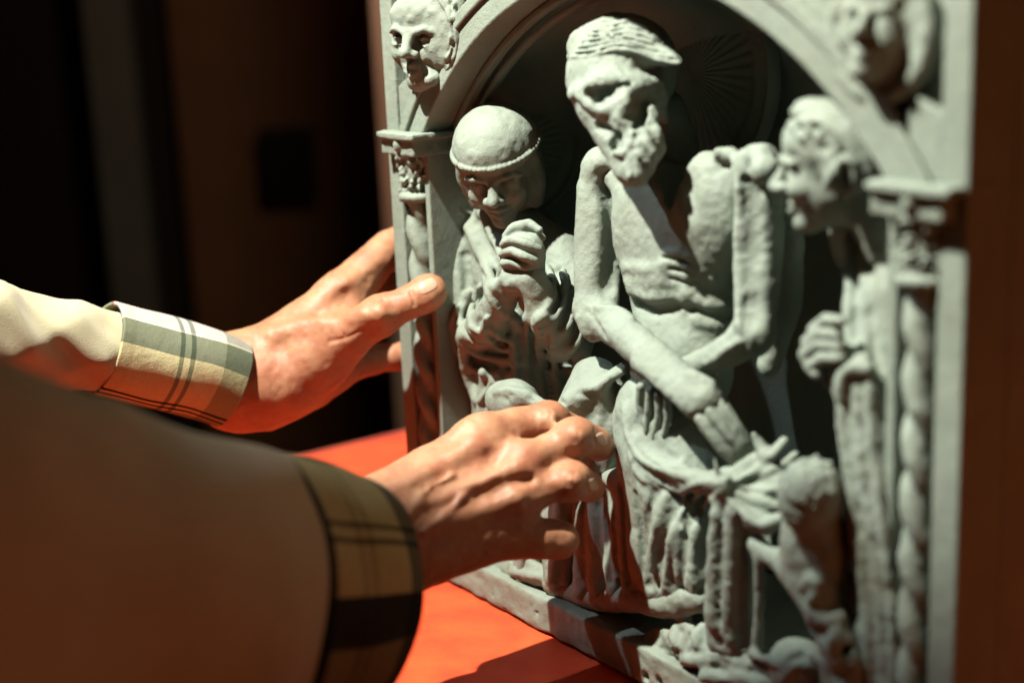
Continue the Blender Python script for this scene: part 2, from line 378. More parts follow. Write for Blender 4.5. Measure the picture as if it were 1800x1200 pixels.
def frame():
    bm = bmesh.new()
    # front plate with the arched opening, built as quads between outline and opening
    ai = arch(AR, .300); hw = ai[0][0] - CX
    inner = [(CX + hw, .0225)] + ai + [(CX - hw, .0225)]
    W_, H_ = .462, .47
    outer = [(W_, .0225)] + [(W_ if t < .3 else (0 if t > .7 else W_ * (1 - (t - .3) / .4)), (.30 + (H_ - .30) * min(1, t / .3)) if t < .3 else (H_ if t < .7 else H_ - (H_ - .30) * (t - .7) / .3)) for t in np.linspace(0, 1, 40)] + [(0, .0225)]
    for y0, y1 in ((.006, .03),):
        L = []
        for y in (y0, y1):
            L.append(([bm.verts.new((x, y, z)) for x, z in inner], [bm.verts.new((x, y, z)) for x, z in outer]))
        n = len(inner)
        for i in range(n - 1):
            for q, (a, b) in enumerate(L):
                f = (a[i], a[i + 1], b[i + 1], b[i])
                try: bm.faces.new(f)
                except Exception: pass
            bm.faces.new((L[0][0][i], L[1][0][i], L[1][0][i + 1], L[0][0][i + 1]))
            try: bm.faces.new((L[0][1][i], L[0][1][i + 1], L[1][1][i + 1], L[1][1][i]))
            except Exception: pass
    bmesh.ops.remove_doubles(bm, verts=bm.verts, dist=1e-5)
    fr = bm_obj('frame', bm, M_STONE, CARV)
    def fb(name, boxes, bev=.0012):
        b2 = bmesh.new()
        for lo, hi in boxes: box(b2, lo, hi)
        return bm_obj(name, b2, M_STONE, fr, bev)
    for lo, hi in (((.0, .031, 0), (.012, .16, .47)), ((.45, .031, 0), (.462, .16, .47)), ((.0125, .148, 0), (.4495, .16, .47)), ((.0125, .031, .458), (.4495, .1475, .47))):
        fb('side_wall', [(lo, hi)], .001)
    fb('edge_strip', [((-.002, -.003, .0225), (.0125, .0055, .471))]); fb('edge_strip', [((.4495, -.003, .0225), (.464, .0055, .471))])
    fb('jamb_strip', [((.0365, .0, .0225), (.042, .0325, .303))], .001); fb('jamb_strip', [((.42, .0, .0225), (.4255, .0325, .303))], .001)
    # arch mouldings: an outer flat band and a thin inner bead
    def ring(name, r0, r1, y0, y1, z0=.303):
        b2 = bmesh.new(); A = arch(r0, z0, 64); B = arch(r1, z0, 64); vs2 = []
        for (xa, za), (xb, zb) in zip(A, B): vs2.append([b2.verts.new(p) for p in ((xa, y0, za), (xb, y0, zb), (xb, y1, zb), (xa, y1, za))])
        for a, b in zip(vs2[:-1], vs2[1:]):
            for j in range(4): b2.faces.new((a[j], a[(j + 1) % 4], b[(j + 1) % 4], b[j]))
        b2.faces.new(vs2[0]); b2.faces.new(vs2[-1][::-1]); return bm_obj(name, b2, M_STONE, fr, .0012)
    ring('arch_band', AR - .001, AR + .020, -.003, .0345); ring('arch_moulding', AR + .0135, AR + .021, -.0055, -.0028)
    ring('inner_moulding', AR - .006, AR - .0015, .018, .0245)
    ring('inner_moulding', AR - .011, AR - .007, .026, .0315)
    # spandrel corner fillers
    for sx in (-1, 1):
        b2 = bmesh.new(); X = lambda x: CX + sx * (x - CX)
        pr = [(.449, .3065), (.449, .335), (.434, .343), (.425, .322), (.428, .3065)]
        f0 = [b2.verts.new((X(x), -.0015, z)) for x, z in pr]; f1 = [b2.verts.new((X(x), .0055, z)) for x, z in pr]
        b2.faces.new(f0); b2.faces.new(f1[::-1])
        for i in range(5): b2.faces.new((f0[i], f0[(i + 1) % 5], f1[(i + 1) % 5], f1[i]))
        bm_obj('corner_filler', b2, M_STONE, fr, .001)
    # niche: a half round apse whose vault follows the arch
    out = [(CX + .19, .03)] + [(x, z) for x, z in arch(AR - .002, .300, 40)] + [(CX - .19, .03)]
    out = []
    pts = [(CX + .192, z) for z in np.linspace(.0235, .295, 24)] + arch(AR - .001, .302, 60) + [(CX - .192, z) for z in np.linspace(.295, .0235, 24)]
    ph = np.linspace(0, math.pi / 2, 26); V = []
    for p in ph:
        s = max(math.cos(p), 0) ** .85; y = .0305 + .100 * math.sin(p)
        for x, z in pts: V.append((CX + (x - CX) * s, y, z if z < .23 else .23 + (z - .23) * (.12 + .88 * s)))
    n = len(pts); i = np.arange(25)[:, None] * n + np.arange(n - 1)[None]
    Q = np.stack([i, i + 1, i + n + 1, i + n], -1).reshape(-1, 4); o = link('niche_wall', mesh_np('niche_wall', np.array(V), Q), M_STONE, CARV)
    # plinth with a worn, uneven front
    S = Sculpt(.0016); S.b((CX, .074, .0105), (.232, .077, .0115), .0016); S.noise(.0011, .011, 5).noise(.0006, .004, 9)
    for q in [(870, 1048, .002, 5), (893, 1061, .0, 7), (936, 1080, 0, 5), (950, 1075, 0, 4), (1140, 1186, 0, 8), (1165, 1196, 0, 9)]: S.c([W(*q)], k=.001, neg=True)
    carve('plinth', S, M_STONE, CARV)
    for sx in (-1, 1):
        S = Sculpt(.0011); cx = CX + sx * .2075; rs = random.Random(7)
        zs = np.linspace(.024, .262, 90)
        S.c([(cx, .006, .024, .0074), (cx, .006, .262, .0074)])
        for ph0 in (0, math.pi):
            S.c([(cx + .0042 * math.cos(ph0 - z * 2 * math.pi / .056), .003 + .0042 * math.sin(ph0 - z * 2 * math.pi / .056), z, .0052) for z in zs], k=.0016)
        S.c([(cx, .004, .024, .0125), (cx, .004, .030, .0125)]); S.noise(.0006, .006, 3)
        cap = carve('twisted_column', S, M_STONE, CARV)
        S = Sculpt(.0009)
        S.c([(cx + .0105 * math.cos(a), .004 + .0105 * math.sin(a), .2635, .0032) for a in np.linspace(0, 2 * math.pi, 17)], k=.001)
        S.c([(cx, .004, .262, .009), (cx, .004, .292, .0125)], k=.002)
        for j in range(120):
            a = rs.uniform(-math.pi, .2) if rs.random() < .9 else rs.uniform(0, 3); z = rs.uniform(.267, .292); R_ = .0095 + (z - .265) * .16
            c0 = (cx + R_ * math.cos(a), .004 + R_ * math.sin(a), z, rs.uniform(.0012, .0024)); c1 = (c0[0] + rs.uniform(-.003, .003), c0[1] + rs.uniform(-.002, .001), z + rs.uniform(-.003, .004), rs.uniform(.0008, .0016))
            S.c([c0, c1], k=.0008, neg=(j % 3 == 2))
        S.b((cx, .003, .298), (.0195, .0145, .0065), .001, k=.001); S.b((cx + .002, .002, .3045), (.0225, .017, .0022), .001, k=.001)
        S.e((cx + .002, -.012, .298), (.0035, .003, .0045), k=.001); S.c([(cx + .002, -.0155, .2975, .001)], k=.0005, neg=True)
        S.noise(.0006, .005, 4); carve('capital', S, M_STONE, cap)
    # two carved faces in the spandrels
    S = Sculpt(.0009); a = W(746, 62, -.001)
    face(S, (a[0], .0045, a[2]), (.50, -1, -.12), (0.05, 0, 1), .0335, ('noears', 'grin', 'open'))
    S.frame(); rs = random.Random(3)
    S.e(W(782, 40, .0)[:3], (.022, .008, .030), k=.006)
    for j in range(9): S.d([(758 + 5 * j, -10 + 2 * j, 3, 2), (786 + 2 * j, 8 + 10 * j, 4, 2), (800 - 2 * j, 30 + 12 * j, 3.5, 1)], k=.0015, neg=(j % 2 == 1))
    S.c(WC([(715, 90, .006, 8), (735, 135, .010, 14), (760, 140, .006, 12)]), k=.006)
    for j in range(6): S.d([(712 + 9 * j, 112 + 5 * j - j * j, 3), (716 + 9 * j, 138 + 3 * j - j * j, 3)], k=.002, neg=True)
    S.noise(.0006, .004, 6); carve('spandrel_face', S, M_STONE, CARV)
    S = Sculpt(.0011); a = W(1545, 62, 0); c = (a[0] + .001, .004, a[2]); S.frame(c); S.e((0, 0, 0), (.029, .010, .029), k=.003)
    S.c([(.0265 * math.cos(t), -.005, .0265 * math.sin(t), .0038) for t in np.linspace(0, 2 * math.pi, 33)], k=.004)
    face(S, (a[0] - .001, .002, a[2] + .003), (.35, -1, .22), (0, .2, 1), .0255, ('noears', 'open')); S.smooth(2); S.noise(.0005, .005, 6); carve('spandrel_face', S, M_STONE, CARV)

def halo(c, nrm, r, name='halo'):
    """flat disc with radial flutes, a beaded rim and a thin lip"""
    n = Vector(nrm).normalized(); a = n.orthogonal().normalized(); b = n.cross(a); nr, na = 30, 280; V = []
    for i in range(nr):
        q = i / (nr - 1) * r
        for j in range(na):
            t = 2 * math.pi * j / na; h = 0
            f = q / r
            if f < .78: h = .0006 * math.cos(44 * t) * min(1, f / .3)
            elif f < .84: h = .0020 * math.sin((f - .78) / .06 * math.pi)
            elif f < .93: h = .0010 * abs(math.sin(60 * t)) * math.sin((f - .84) / .09 * math.pi)
            else: h = .0032 * math.sin(min(1, (f - .93) / .05) * math.pi / 2)
            p = Vector(c) + a * q * math.cos(t) + b * q * math.sin(t) + n * h; V.append(p[:])
    for j in range(na):
        t = 2 * math.pi * j / na; p = Vector(c) + a * r * math.cos(t) + b * r * math.sin(t) - n * .006; V.append(p[:])
    Q = [(i * na + j, i * na + (j + 1) % na, (i + 1) * na + (j + 1) % na, (i + 1) * na + j) for i in range(nr) for j in range(na)]
    return link(name, mesh_np(name, np.array(V), np.array(Q)), M_STONE, CARV)
frame()
halo(W(887, 258, -.052)[:3], (.86, -.50, .0), .050)
halo(W(1215, 130, -.100)[:3], (0, -1, 0), .068)
halo(W(1500, 300, -.070)[:3], (-.86, -.50, 0), .050)
# ================================================================ the carved figures
def nrm(v): v = np.array(v, float); return v / np.linalg.norm(v)
def fig_left():
    S = Sculpt(.0009, ((-.01, -.07, .02), (.24, .14, .31)))
    # trunk, shoulders and knees under a heavy cloak
    S.e(W(905, 500, -.042)[:3], (.040, .022, .052), k=.012)
    S.e(W(912, 625, -.048)[:3], (.045, .025, .055), k=.014)
    S.e(W(925, 780, -.044)[:3], (.050, .030, .080), k=.014)
    S.c(WC([(872, 392, -.040, 24), (828, 428, -.036, 36), (820, 490, -.030, 34), (822, 560, -.026, 34), (830, 600, -.026, 30)]), k=.012)
    S.c(WC([(930, 395, -.050, 30), (985, 440, -.050, 38), (1008, 520, -.040, 38), (1000, 600, -.032, 38)]), k=.012)
    S.c(WC([(880, 330, -.050, 44), (885, 400, -.046, 46)]), k=.014)
    # near forearm in its wide sleeve rising to the clasped hands, far one behind
    S.c(WC([(835, 590, -.016, 30), (862, 565, -.006, 34), (884, 520, -.002, 28), (896, 485, .0, 23)]), k=.010)
    S.c(WC([(985, 580, -.026, 34), (957, 545, -.014, 34), (936, 490, -.006, 26)]), k=.010)
    S.smooth(4)
    # cloak edges falling from the neck to the wrist
    S.d([(846, 368, 8), (866, 410, 8), (882, 450, 8), (893, 500, 7)], k=.006)
    S.d([(824, 400, 7), (842, 440, 8), (860, 480, 8), (868, 505, 6)], k=.007)
    S.d([(838, 392, 5), (858, 440, 6), (874, 480, 5)], k=.006, neg=True)
    S.d([(806, 430, 7), (806, 480, 8), (812, 530, 7)], k=.007); S.d([(818, 450, 5), (822, 510, 6), (816, 548, 5)], k=.006, neg=True)
    S.d([(792, 568, 5), (812, 548, 7), (838, 525, 5)], k=.004, neg=True)
    # sleeve rim, slashed cuff and the nested loops of cloth hanging under the forearm
    S.d([(854, 490, 6, 3), (862, 520, 8, 3), (880, 546, 8, 4), (906, 556, 6, 3)], k=.003)
    for q in [(866, 528), (875, 542), (886, 552), (897, 558)]: S.d([(q[0] + 4, q[1] - 5, 3, 3)], k=.001, neg=True)
    for j, (l, r_) in enumerate([([(842, 505), (828, 545), (830, 575), (848, 583), (855, 560)], 7), ([(824, 515), (808, 555), (812, 598), (838, 622), (880, 632), (918, 634)], 8),
              ([(806, 540), (795, 575), (803, 615), (835, 648), (880, 660), (915, 660)], 8), ([(862, 578), (880, 592), (905, 598)], 7), ([(866, 606), (885, 614), (912, 616)], 6)]):
        S.d([(x, y, r_ * .85, 8) for x, y in l], k=.0025)
    for l in [[(834, 522), (818, 555), (820, 588), (845, 604), (880, 612)], [(815, 528), (801, 566), (808, 610), (836, 636), (880, 646), (915, 648)], [(862, 592), (885, 603), (908, 607)], [(843, 540), (842, 565)], [(855, 570), (868, 585)]]:
        S.d([(x, y, 4.5) for x, y in l], k=.004, neg=True)
    for l, r_ in [([(962, 470), (972, 500), (962, 540), (942, 568)], 9), ([(990, 478), (992, 515), (980, 552), (948, 582)], 8), ([(1010, 530), (1000, 572), (972, 598), (948, 600)], 8), ([(1028, 560), (1015, 602), (985, 626), (958, 622)], 8), ([(1040, 600), (1020, 642), (980, 658)], 8)]:
        S.d([(x, y, r_ * .85, 9) for x, y in l], k=.0025)
    S.dm([[(x, y, 5) for x, y in l] for l in [[(980, 475), (983, 512), (970, 550), (945, 574)], [(1002, 520), (992, 560), (960, 590)], [(1020, 545), (1008, 590), (970, 612)], [(1034, 580), (1018, 625), (975, 642)]]], k=.004, neg=True)
    S.d([(987, 480, 4, 5), (991, 500, 5, 6), (984, 520, 4, 5)], k=.002)
    # straight folds of the gown and its beaded hem
    for x0, x1, r_ in [(926, 934, 9), (946, 955, 8), (966, 988, 8), (906, 908, 7), (990, 1020, 9), (886, 872, 8), (866, 846, 9), (1018, 1050, 9)]:
        S.d([(x0, 560 if 900 < x0 < 980 else 650, r_ * .6, 1), ((x0 + x1) / 2, 660, r_, 2), (x1, 740, r_ + 1, 2)], k=.007)
    S.dm([[(x0, 590 if 900 < x0 < 970 else 655, 4), ((x0 + x1) / 2, 660, 5), (x1, 740, 6)] for x0, x1 in [(936, 944), (916, 920), (958, 972), (896, 890), (978, 1004), (876, 860)]], k=.005, neg=True)
    for j in range(15): S.d([(949 + j * 1.9, 578 + j * 10.5, 3.4, 1)], k=.0008)
    S.d([(848, 655, 9, 4)], k=.003); S.d([(842, 705, 5, 3), (868, 672, 6, 3)], k=.003); S.d([(812, 590, 8), (818, 650, 9), (836, 700, 8)], k=.005)
    S.noise(.0005, .008, 1).noise(.0003, .003, 2)
    body = carve('praying_figure', S, M_STONE, CARV); body['label'] = 'praying figure in a skullcap and heavy folded cloak'
    H = Sculpt(.0007); o = W(877, 296, -.022)
    f = nrm((.64, -.66, -.38)); up = nrm(np.array((.10, .0, 1.)) - .16 * np.array(RT)); k = .0335
    face(H, o, f, up, k, ('closed', 'noears'))
    H.e((0, -.42, -.25), (.76, .62, 1.05), k=.003)                        # hood behind the face
    H.c([(-.70, .05, .20, .12), (-.72, .0, -.25, .14), (-.56, -.05, -.75, .18)], k=.005); H.c([(.70, .0, .3, .12), (.74, -.08, -.2, .14), (.58, -.1, -.7, .18)], k=.005)
    H.smooth(2)
    H.e((0, -.14, .48), (.80, .94, .68), k=.001)
    n = 34
    for j in range(n):
        a = math.pi * (j / (n - 1)) * 1.2 - math.pi * .1; H.c([(.81 * math.cos(a), -.14 + .945 * math.sin(a), .42, .062)], k=.001)
    H.noise(.0004, .004, 3).noise(.0003, .009, 8); carve('head', H, M_STONE, body)
    P = Sculpt(.0007)
    P.c(WC([(883, 525, -.004, 21), (890, 490, -.002, 20), (899, 460, -.001, 22)]), k=.006)
    P.c(WC([(938, 530, -.016, 26), (932, 480, -.010, 26), (934, 448, -.005, 25)]), k=.006)
    P.c(WC([(903, 428, -.001, 23), (930, 432, -.004, 23)]), k=.005)
    P.smooth(2)
    for l in [[(888, 414, 6, 1), (905, 400, 8, 3), (932, 404, 8, 3), (954, 418, 6, 2)], [(883, 430, 6, 1), (900, 422, 8, 4), (925, 428, 8, 4), (947, 439, 6, 2)],
              [(881, 447, 6, 1), (898, 441, 8, 4), (918, 449, 8, 4), (940, 457, 6, 2)], [(884, 463, 6, 1), (898, 461, 7, 3), (914, 467, 7, 3), (930, 472, 5, 1)]]: P.d(l, k=.0016)
    for l in [[(893, 413), (925, 416), (950, 430)], [(888, 431), (920, 440), (944, 450)], [(888, 451), (915, 459), (936, 467)]]: P.d([(x, y, 1.8, 1) for x, y in l], k=.0012, neg=True)
    P.c(WC([(905, 400, -.002, 9), (930, 393, -.006, 8), (948, 404, -.008, 7)]), k=.003)
    P.noise(.0003, .004, 3); carve('clasped_hands', P, M_STONE, body)

def fig_centre():
    S = Sculpt(.0009)
    S.e(W(1188, 440, -.045)[:3], (.043, .024, .046), k=.012)
    S.e(W(1150, 375, -.045)[:3], (.028, .020, .032), k=.012); S.e(W(1250, 375, -.045)[:3], (.030, .021, .034), k=.012)
    S.e(W(1200, 560, -.044)[:3], (.036, .020, .036), k=.010); S.e(W(1195, 640, -.038)[:3], (.037, .022, .034), k=.010)
    S.c(WC([(1068, 296, -.045, 32), (1120, 325, -.045, 32), (1160, 380, -.045, 30)]), k=.010)
    S.c(WC([(1335, 292, -.048, 34), (1290, 325, -.048, 40), (1255, 390, -.046, 30)]), k=.010)
    S.c(WC([(1195, 330, -.075, 42), (1185, 260, -.070, 38), (1165, 200, -.062, 38)]), k=.010)
    S.c(WC([(1372, 320, -.066, 22), (1392, 430, -.066, 24), (1385, 540, -.062, 24), (1352, 640, -.056, 22)]), k=.006)
    S.smooth(4)
    # ribs by the breastbone, arched lower edge of the cage, hollow belly
    for j, y in enumerate((446, 464, 482, 500)): S.d([(1168 - j, y - 2, 4), (1188, y, 6, 1), (1206, y + 6, 4)], k=.004)
    for j, y in enumerate((455, 473, 491)): S.d([(1170, y - 1, 2), (1190, y, 3), (1206, y + 6, 2)], k=.003, neg=True)
    S.dm([[(x, y, 4) for x, y in l] for l in [[(1100, 470), (1140, 474), (1165, 470)], [(1104, 492), (1140, 498), (1166, 494)]]], k=.007)
    S.d([(1112, 510, 6), (1140, 522, 8, 1), (1175, 520, 7), (1200, 520, 4)], k=.007); S.d([(1120, 535, 6), (1150, 545, 8), (1185, 540, 6)], k=.008, neg=True)
    S.d([(1212, 520, 5), (1240, 536, 8, 1), (1288, 542, 8)], k=.007); S.d([(1216, 545, 5), (1250, 556, 6), (1290, 560, 6)], k=.007, neg=True)
    S.d([(1225, 562, 4), (1255, 572, 6), (1290, 572, 5)], k=.006)
    S.d([(1253, 491, 5, 1)], k=.002); S.d([(1253, 492, 2.5, 2)], k=.001, neg=True)
    S.d([(1128, 512, 2), (1138, 526, 2.4)], k=.001, neg=True)
    # V shaped cut below the neck
    S.c(WC([(1192, 300, -.020, 40), (1197, 345, -.018, 34), (1205, 392, -.018, 20), (1210, 430, -.020, 7)]), k=.0015, neg=True)
    S.c(WC([(1200, 300, -.040, 46), (1203, 345, -.036, 36), (1208, 395, -.032, 20), (1211, 425, -.028, 8)]), k=.0015, neg=True)
    S.c(WC([(1195, 345, -.078, 30), (1185, 260, -.070, 36), (1165, 200, -.062, 36)]), k=.008)
    S.c(WC([(1150, 322, -.036, 4), (1176, 375, -.034, 4), (1206, 432, -.030, 3)]), k=.001)
    for q in [(1247, 330, -.036, 11), (1257, 302, -.038, 12), (1268, 276, -.038, 12), (1262, 267, -.034, 7), (1241, 338, -.032, 6), (1285, 272, -.038, 14), (1300, 285, -.036, 16), (1338, 274, -.038, 22), (1345, 300, -.034, 26), (1233, 370, -.036, 8)]: S.c([W(*q)], k=.005)
    S.noise(.0006, .009, 11).noise(.0003, .003, 12)
    body = carve('bearded_figure', S, M_STONE, CARV); body['label'] = 'gaunt bearded figure with crossed arms and eroded face'
    A = Sculpt(.0009)
    A.c(WC([(1058, 298, -.040, 33), (1050, 335, -.038, 37), (1049, 400, -.034, 39), (1047, 470, -.030, 38), (1047, 540, -.026, 36)]), k=.008)
    A.e(W(1064, 286, -.040)[:3], (.0130, .0115, .009), k=.008)
    A.c(WC([(1045, 550, -.026, 33), (1046, 575, -.022, 22)]), k=.006)
    A.c(WC([(1050, 552, -.024, 33), (1100, 588, -.016, 34), (1150, 630, -.009, 33), (1200, 672, -.004, 31), (1240, 703, -.002, 32)]), k=.008)
    A.smooth(4)
    A.d([(1018, 560, 7), (1030, 585, 8), (1042, 594, 6)], k=.004); A.d([(1030, 545, 3), (1050, 572, 4), (1062, 592, 4)], k=.003, neg=True)
    A.d([(1084, 352, 5), (1090, 420, 6), (1080, 520, 6)], k=.007); A.d([(1072, 355, 6), (1075, 430, 7), (1068, 500, 6)], k=.010, neg=True)
    A.d([(1062, 310, 7), (1066, 330, 8)], k=.010, neg=True); A.d([(1050, 540, 5, 1), (1085, 545, 6, 1), (1110, 560, 5, 1)], k=.005)
    A.d([(1215, 656, 8, 3), (1240, 668, 7, 4), (1250, 672, 4, 4)], k=.006); A.d([(1120, 640, 5), (1170, 680, 6), (1215, 725, 5)], k=.010)
    A.d([(1180, 700, 3.5)], k=.001, neg=True); A.d([(1160, 650, 2)], k=.001, neg=True)
    A.noise(.0005, .008, 5).noise(.0003, .0025, 6)
    carve('arm', A, M_STONE, body)
    Hn = Sculpt(.0008)
    Hn.c(WC([(1228, 700, -.004, 30), (1258, 735, -.006, 35), (1288, 778, -.010, 32), (1302, 800, -.012, 22)]), k=.006); Hn.smooth(2)
    for l in [[(1262, 705, 9), (1296, 748, 9, 2), (1330, 800, 6, 1)], [(1248, 722, 9, 1), (1284, 768, 9, 2), (1318, 815, 7, 1)], [(1230, 736, 9, 1), (1264, 782, 9, 2), (1300, 822, 7, 1)], [(1212, 745, 8), (1244, 788, 8, 1), (1278, 822, 6, 1)]]: Hn.d(l, k=.0025)
    for q in [(1228, 742, 3), (1212, 722, 2)]: Hn.d([q], k=.001, neg=True)
    Hn.noise(.0003, .004, 7); carve('drooping_hand', Hn, M_STONE, body)
    B = Sculpt(.0009)
    B.c(WC([(1335, 296, -.044, 36), (1338, 350, -.043, 41), (1336, 440, -.041, 41), (1332, 520, -.036, 38), (1324, 585, -.029, 34)]), k=.008)
    B.c(WC([(1325, 592, -.028, 32), (1270, 622, -.022, 28), (1215, 645, -.019, 24), (1175, 660, -.018, 22)]), k=.008)
    B.e(W(1330, 300, -.042)[:3], (.014, .012, .012), k=.008); B.smooth(3)
    B.d([(1300, 330, 5), (1298, 450, 7), (1300, 570, 6)], k=.007); B.d([(1320, 330, 6), (1322, 460, 8), (1322, 560, 6)], k=.010, neg=True)
    for q in [(1310, 272, -.034, 10), (1345, 270, -.044, 12), (1292, 300, -.042, 9), (1370, 300, -.044, 10)]: B.c([W(*q)], k=.006)
    for q in [(1320, 290, 8), (1350, 312, 10), (1368, 296, 7), (1338, 335, 6), (1310, 318, 6)]: B.d([q], k=.005, neg=True)
    B.d([(1240, 640, 3), (1300, 600, 4)], k=.004); B.d([(1205, 640, 2.5)], k=.001, neg=True)
    B.noise(.0008, .009, 8).noise(.0003, .003, 9); carve('arm', B, M_STONE, body)
    P = Sculpt(.0007)
    P.c(WC([(1175, 660, -.018, 26), (1148, 690, -.016, 28), (1146, 715, -.016, 24)]), k=.006); P.smooth(2)
    for l in [[(1126, 680), (1124, 710), (1132, 742)], [(1142, 688), (1140, 722), (1137, 758)], [(1158, 695), (1158, 730), (1150, 768)], [(1174, 700), (1174, 735), (1168, 762)]]:
        P.c(WC([(x, y, -.0065 - .001 * i, 8 - i * .8) for i, (x, y) in enumerate(l)]), k=.0016)
    P.noise(.0003, .004, 7); carve('hanging_hand', P, M_STONE, body)
    # head: bowed, the face worn to hollows
    H = Sculpt(.0007)
    H.e(W(1098, 122, -.032)[:3], (.0300, .031, .0305), k=.010)
    H.c(WC([(1062, 125, -0.017, 54), (1086, 170, -0.013, 62), (1108, 222, -0.011, 50), (1122, 262, -0.009, 42), (1116, 292, -0.007, 32)]), k=.010)
    H.c(WC([(1030, 145, -0.011, 28), (1042, 190, -0.007, 26), (1068, 240, -0.003, 22), (1092, 282, -0.002, 18), (1110, 305, -0.001, 18)]), k=.010)
    H.smooth(3)
    H.d([(1006, 165, 7), (1023, 160, 8, 2), (1060, 140, 9, 3), (1107, 146, 8, 2), (1145, 140, 8)], k=.006)
    H.d([(1018, 168, 6, 1), (1032, 182, 7, 3), (1060, 195, 8, 4), (1088, 180, 8, 4), (1110, 160, 8, 3), (1150, 150, 8)], k=.005)
    H.d([(1100, 182, 8, -1), (1090, 205, 7, -2)], k=.006)
    for l in [[(1036, 162, 9, -8), (1062, 161, 16, -14), (1088, 155, 12, -12), (1106, 151, 5, -4)], [(1048, 174, 11, -10), (1056, 186, 6, -3)]]: H.d(l, k=.0012, neg=True)
    for l in [[(1133, 184, 11, -12), (1126, 204, 16, -16), (1119, 226, 11, -12)], [(1102, 208, 12, -12), (1114, 214, 14, -14)]]: H.d(l, k=.0012, neg=True)
    H.d([(1088, 242, 14, -14), (1084, 256, 12, -12)], k=.0012, neg=True); H.d([(1054, 222, 10, -3), (1070, 232, 10, -4)], k=.003, neg=True)
    H.d([(1080, 268, 5, 3), (1096, 270, 6, 4), (1107, 256, 6, 3), (1110, 236, 6, 3)], k=.002)
    H.d([(1158, 130, 10, 2), (1163, 170, 9, 2), (1164, 205, 9, 2)], k=.005)
    rs = random.Random(5)
    for l in [(1160, 150), (1164, 168), (1160, 186), (1166, 204), (1150, 200), (1170, 224), (1150, 222), (1158, 240), (1140, 240), (1162, 256), (1140, 262), (1125, 262), (1150, 274), (1130, 282), (1114, 284), (1142, 292), (1122, 302), (1108, 300), (1128, 314), (1112, 316)]:
        H.d([(l[0] - 4, l[1] - 6, 6, 0), (l[0] + 2, l[1] + 6, 7, 0)], k=.004)
    H.dm([[(x0, y0, 2.4, .5), ((x0 + x1) / 2 + 3, (y0 + y1) / 2, 2.8, .5), (x1, y1, 2, .5)] for x0, y0, x1, y1 in [(1150, 205, 1166, 232), (1142, 232, 1158, 262), (1128, 252, 1146, 282), (1116, 274, 1134, 302), (1156, 168, 1166, 196), (1104, 290, 1116, 314)]], k=.0018, neg=True)
    # cap of combed hair, strand by strand
    H.c(WC([(1030, 82, -0.021, 34), (1078, 62, -0.019, 38), (1128, 78, -0.022, 36), (1166, 100, -0.024, 18), (1192, 107, -0.022, 7)]), k=.006)
    H.c(WC([(1008, 100, -0.021, 12), (1004, 118, -0.021, 8)]), k=.004); H.smooth(1)
    hair = []
    for j in range(8):
        l = [(1004 + j * 8, 100 - j * 9.2), (1040 + j * 7, 96 - j * 8.8), (1082 + j * 4.5, 88 - j * 8.0), (1124 + j * 1.5, 94 - j * 7.6), (1160 - j * 1.5, 104 - j * 6.6), (1194 - j * 6, 110 - j * 6.4)]
        hair.append([(x, y + 2.2 * math.sin(i * 1.9 + j * 1.3), 4.6 - (i in (0, 5)) * 1.2, 1.5) for i, (x, y) in enumerate(l)])
    H.dm(hair, k=.0012)
    H.dm([[(x + 2, y - 4.6, 2.0, -.5) for x, y, *_ in l] for l in hair[:-1]], k=.0008, neg=True)
    H.noise(.0004, .006, 21).noise(.0003, .0025, 22); carve('head', H, M_STONE, body)
    # loincloth, knot, legs under cloth
    C = Sculpt(.0009)
    C.e(W(1185, 745, -.034)[:3], (.043, .028, .034), k=.012); C.e(W(1200, 850, -.030)[:3], (.046, .028, .045), k=.012); C.e(W(1190, 960, -.026)[:3], (.044, .026, .045), k=.012)
    C.c(WC([(1118, 700, -.030, 16), (1108, 750, -.022, 18), (1116, 800, -.016, 22)]), k=.010)
    C.c(WC([(1150, 830, -.014, 34), (1185, 890, -.010, 38), (1212, 950, -.008, 36), (1225, 1010, -.008, 30)]), k=.012)
    C.c(WC([(1120, 790, -.014, 20), (1160, 815, -.008, 20), (1210, 838, .0, 20), (1262, 848, .006, 14)]), k=.010)
    C.c(WC([(1285, 840, -.006, 22), (1335, 820, -.012, 30), (1370, 850, -.014, 30), (1340, 885, -.006, 26), (1375, 880, -.012, 18)]), k=.010)
    C.c(WC([(1278, 870, .006, 14), (1312, 908, .006, 18), (1345, 925, .004, 18), (1378, 908, .0, 15)]), k=.010)
    for x0, x1, r_ in [(1266, 1262, 14), (1285, 1285, 16), (1302, 1306, 14)]:
        C.c(WC([(x0 * .3 + 1272 * .7, 872, .004, 8), (x0, 930, .004, r_ + 2), (x1, 1010, .003, r_ + 6), (x1 - 2, 1070, .0, r_ + 8), (x1 + 4, 1130, -.002, r_ + 8)]), k=.010)
    C.smooth(4)
    C.d([(1100, 715, 6), (1106, 770, 7, 1), (1135, 808, 8, 2), (1190, 832, 7, 2), (1255, 846, 6, 2)], k=.005); C.d([(1120, 745, 7), (1145, 790, 8), (1200, 815, 7)], k=.010, neg=True)
    C.d([(1108, 800, 5, 1), (1130, 838, 6, 1), (1180, 858, 6, 1), (1230, 856, 5, 1)], k=.005); C.d([(1112, 815, 4), (1140, 850, 5), (1185, 872, 5)], k=.005, neg=True)
    C.c(WC([(1266, 852, .012, 11)]), k=.005); C.c(WC([(1264, 842, .013, 8), (1259, 820, .014, 4), (1257, 806, .014, 1.5)]), k=.003)
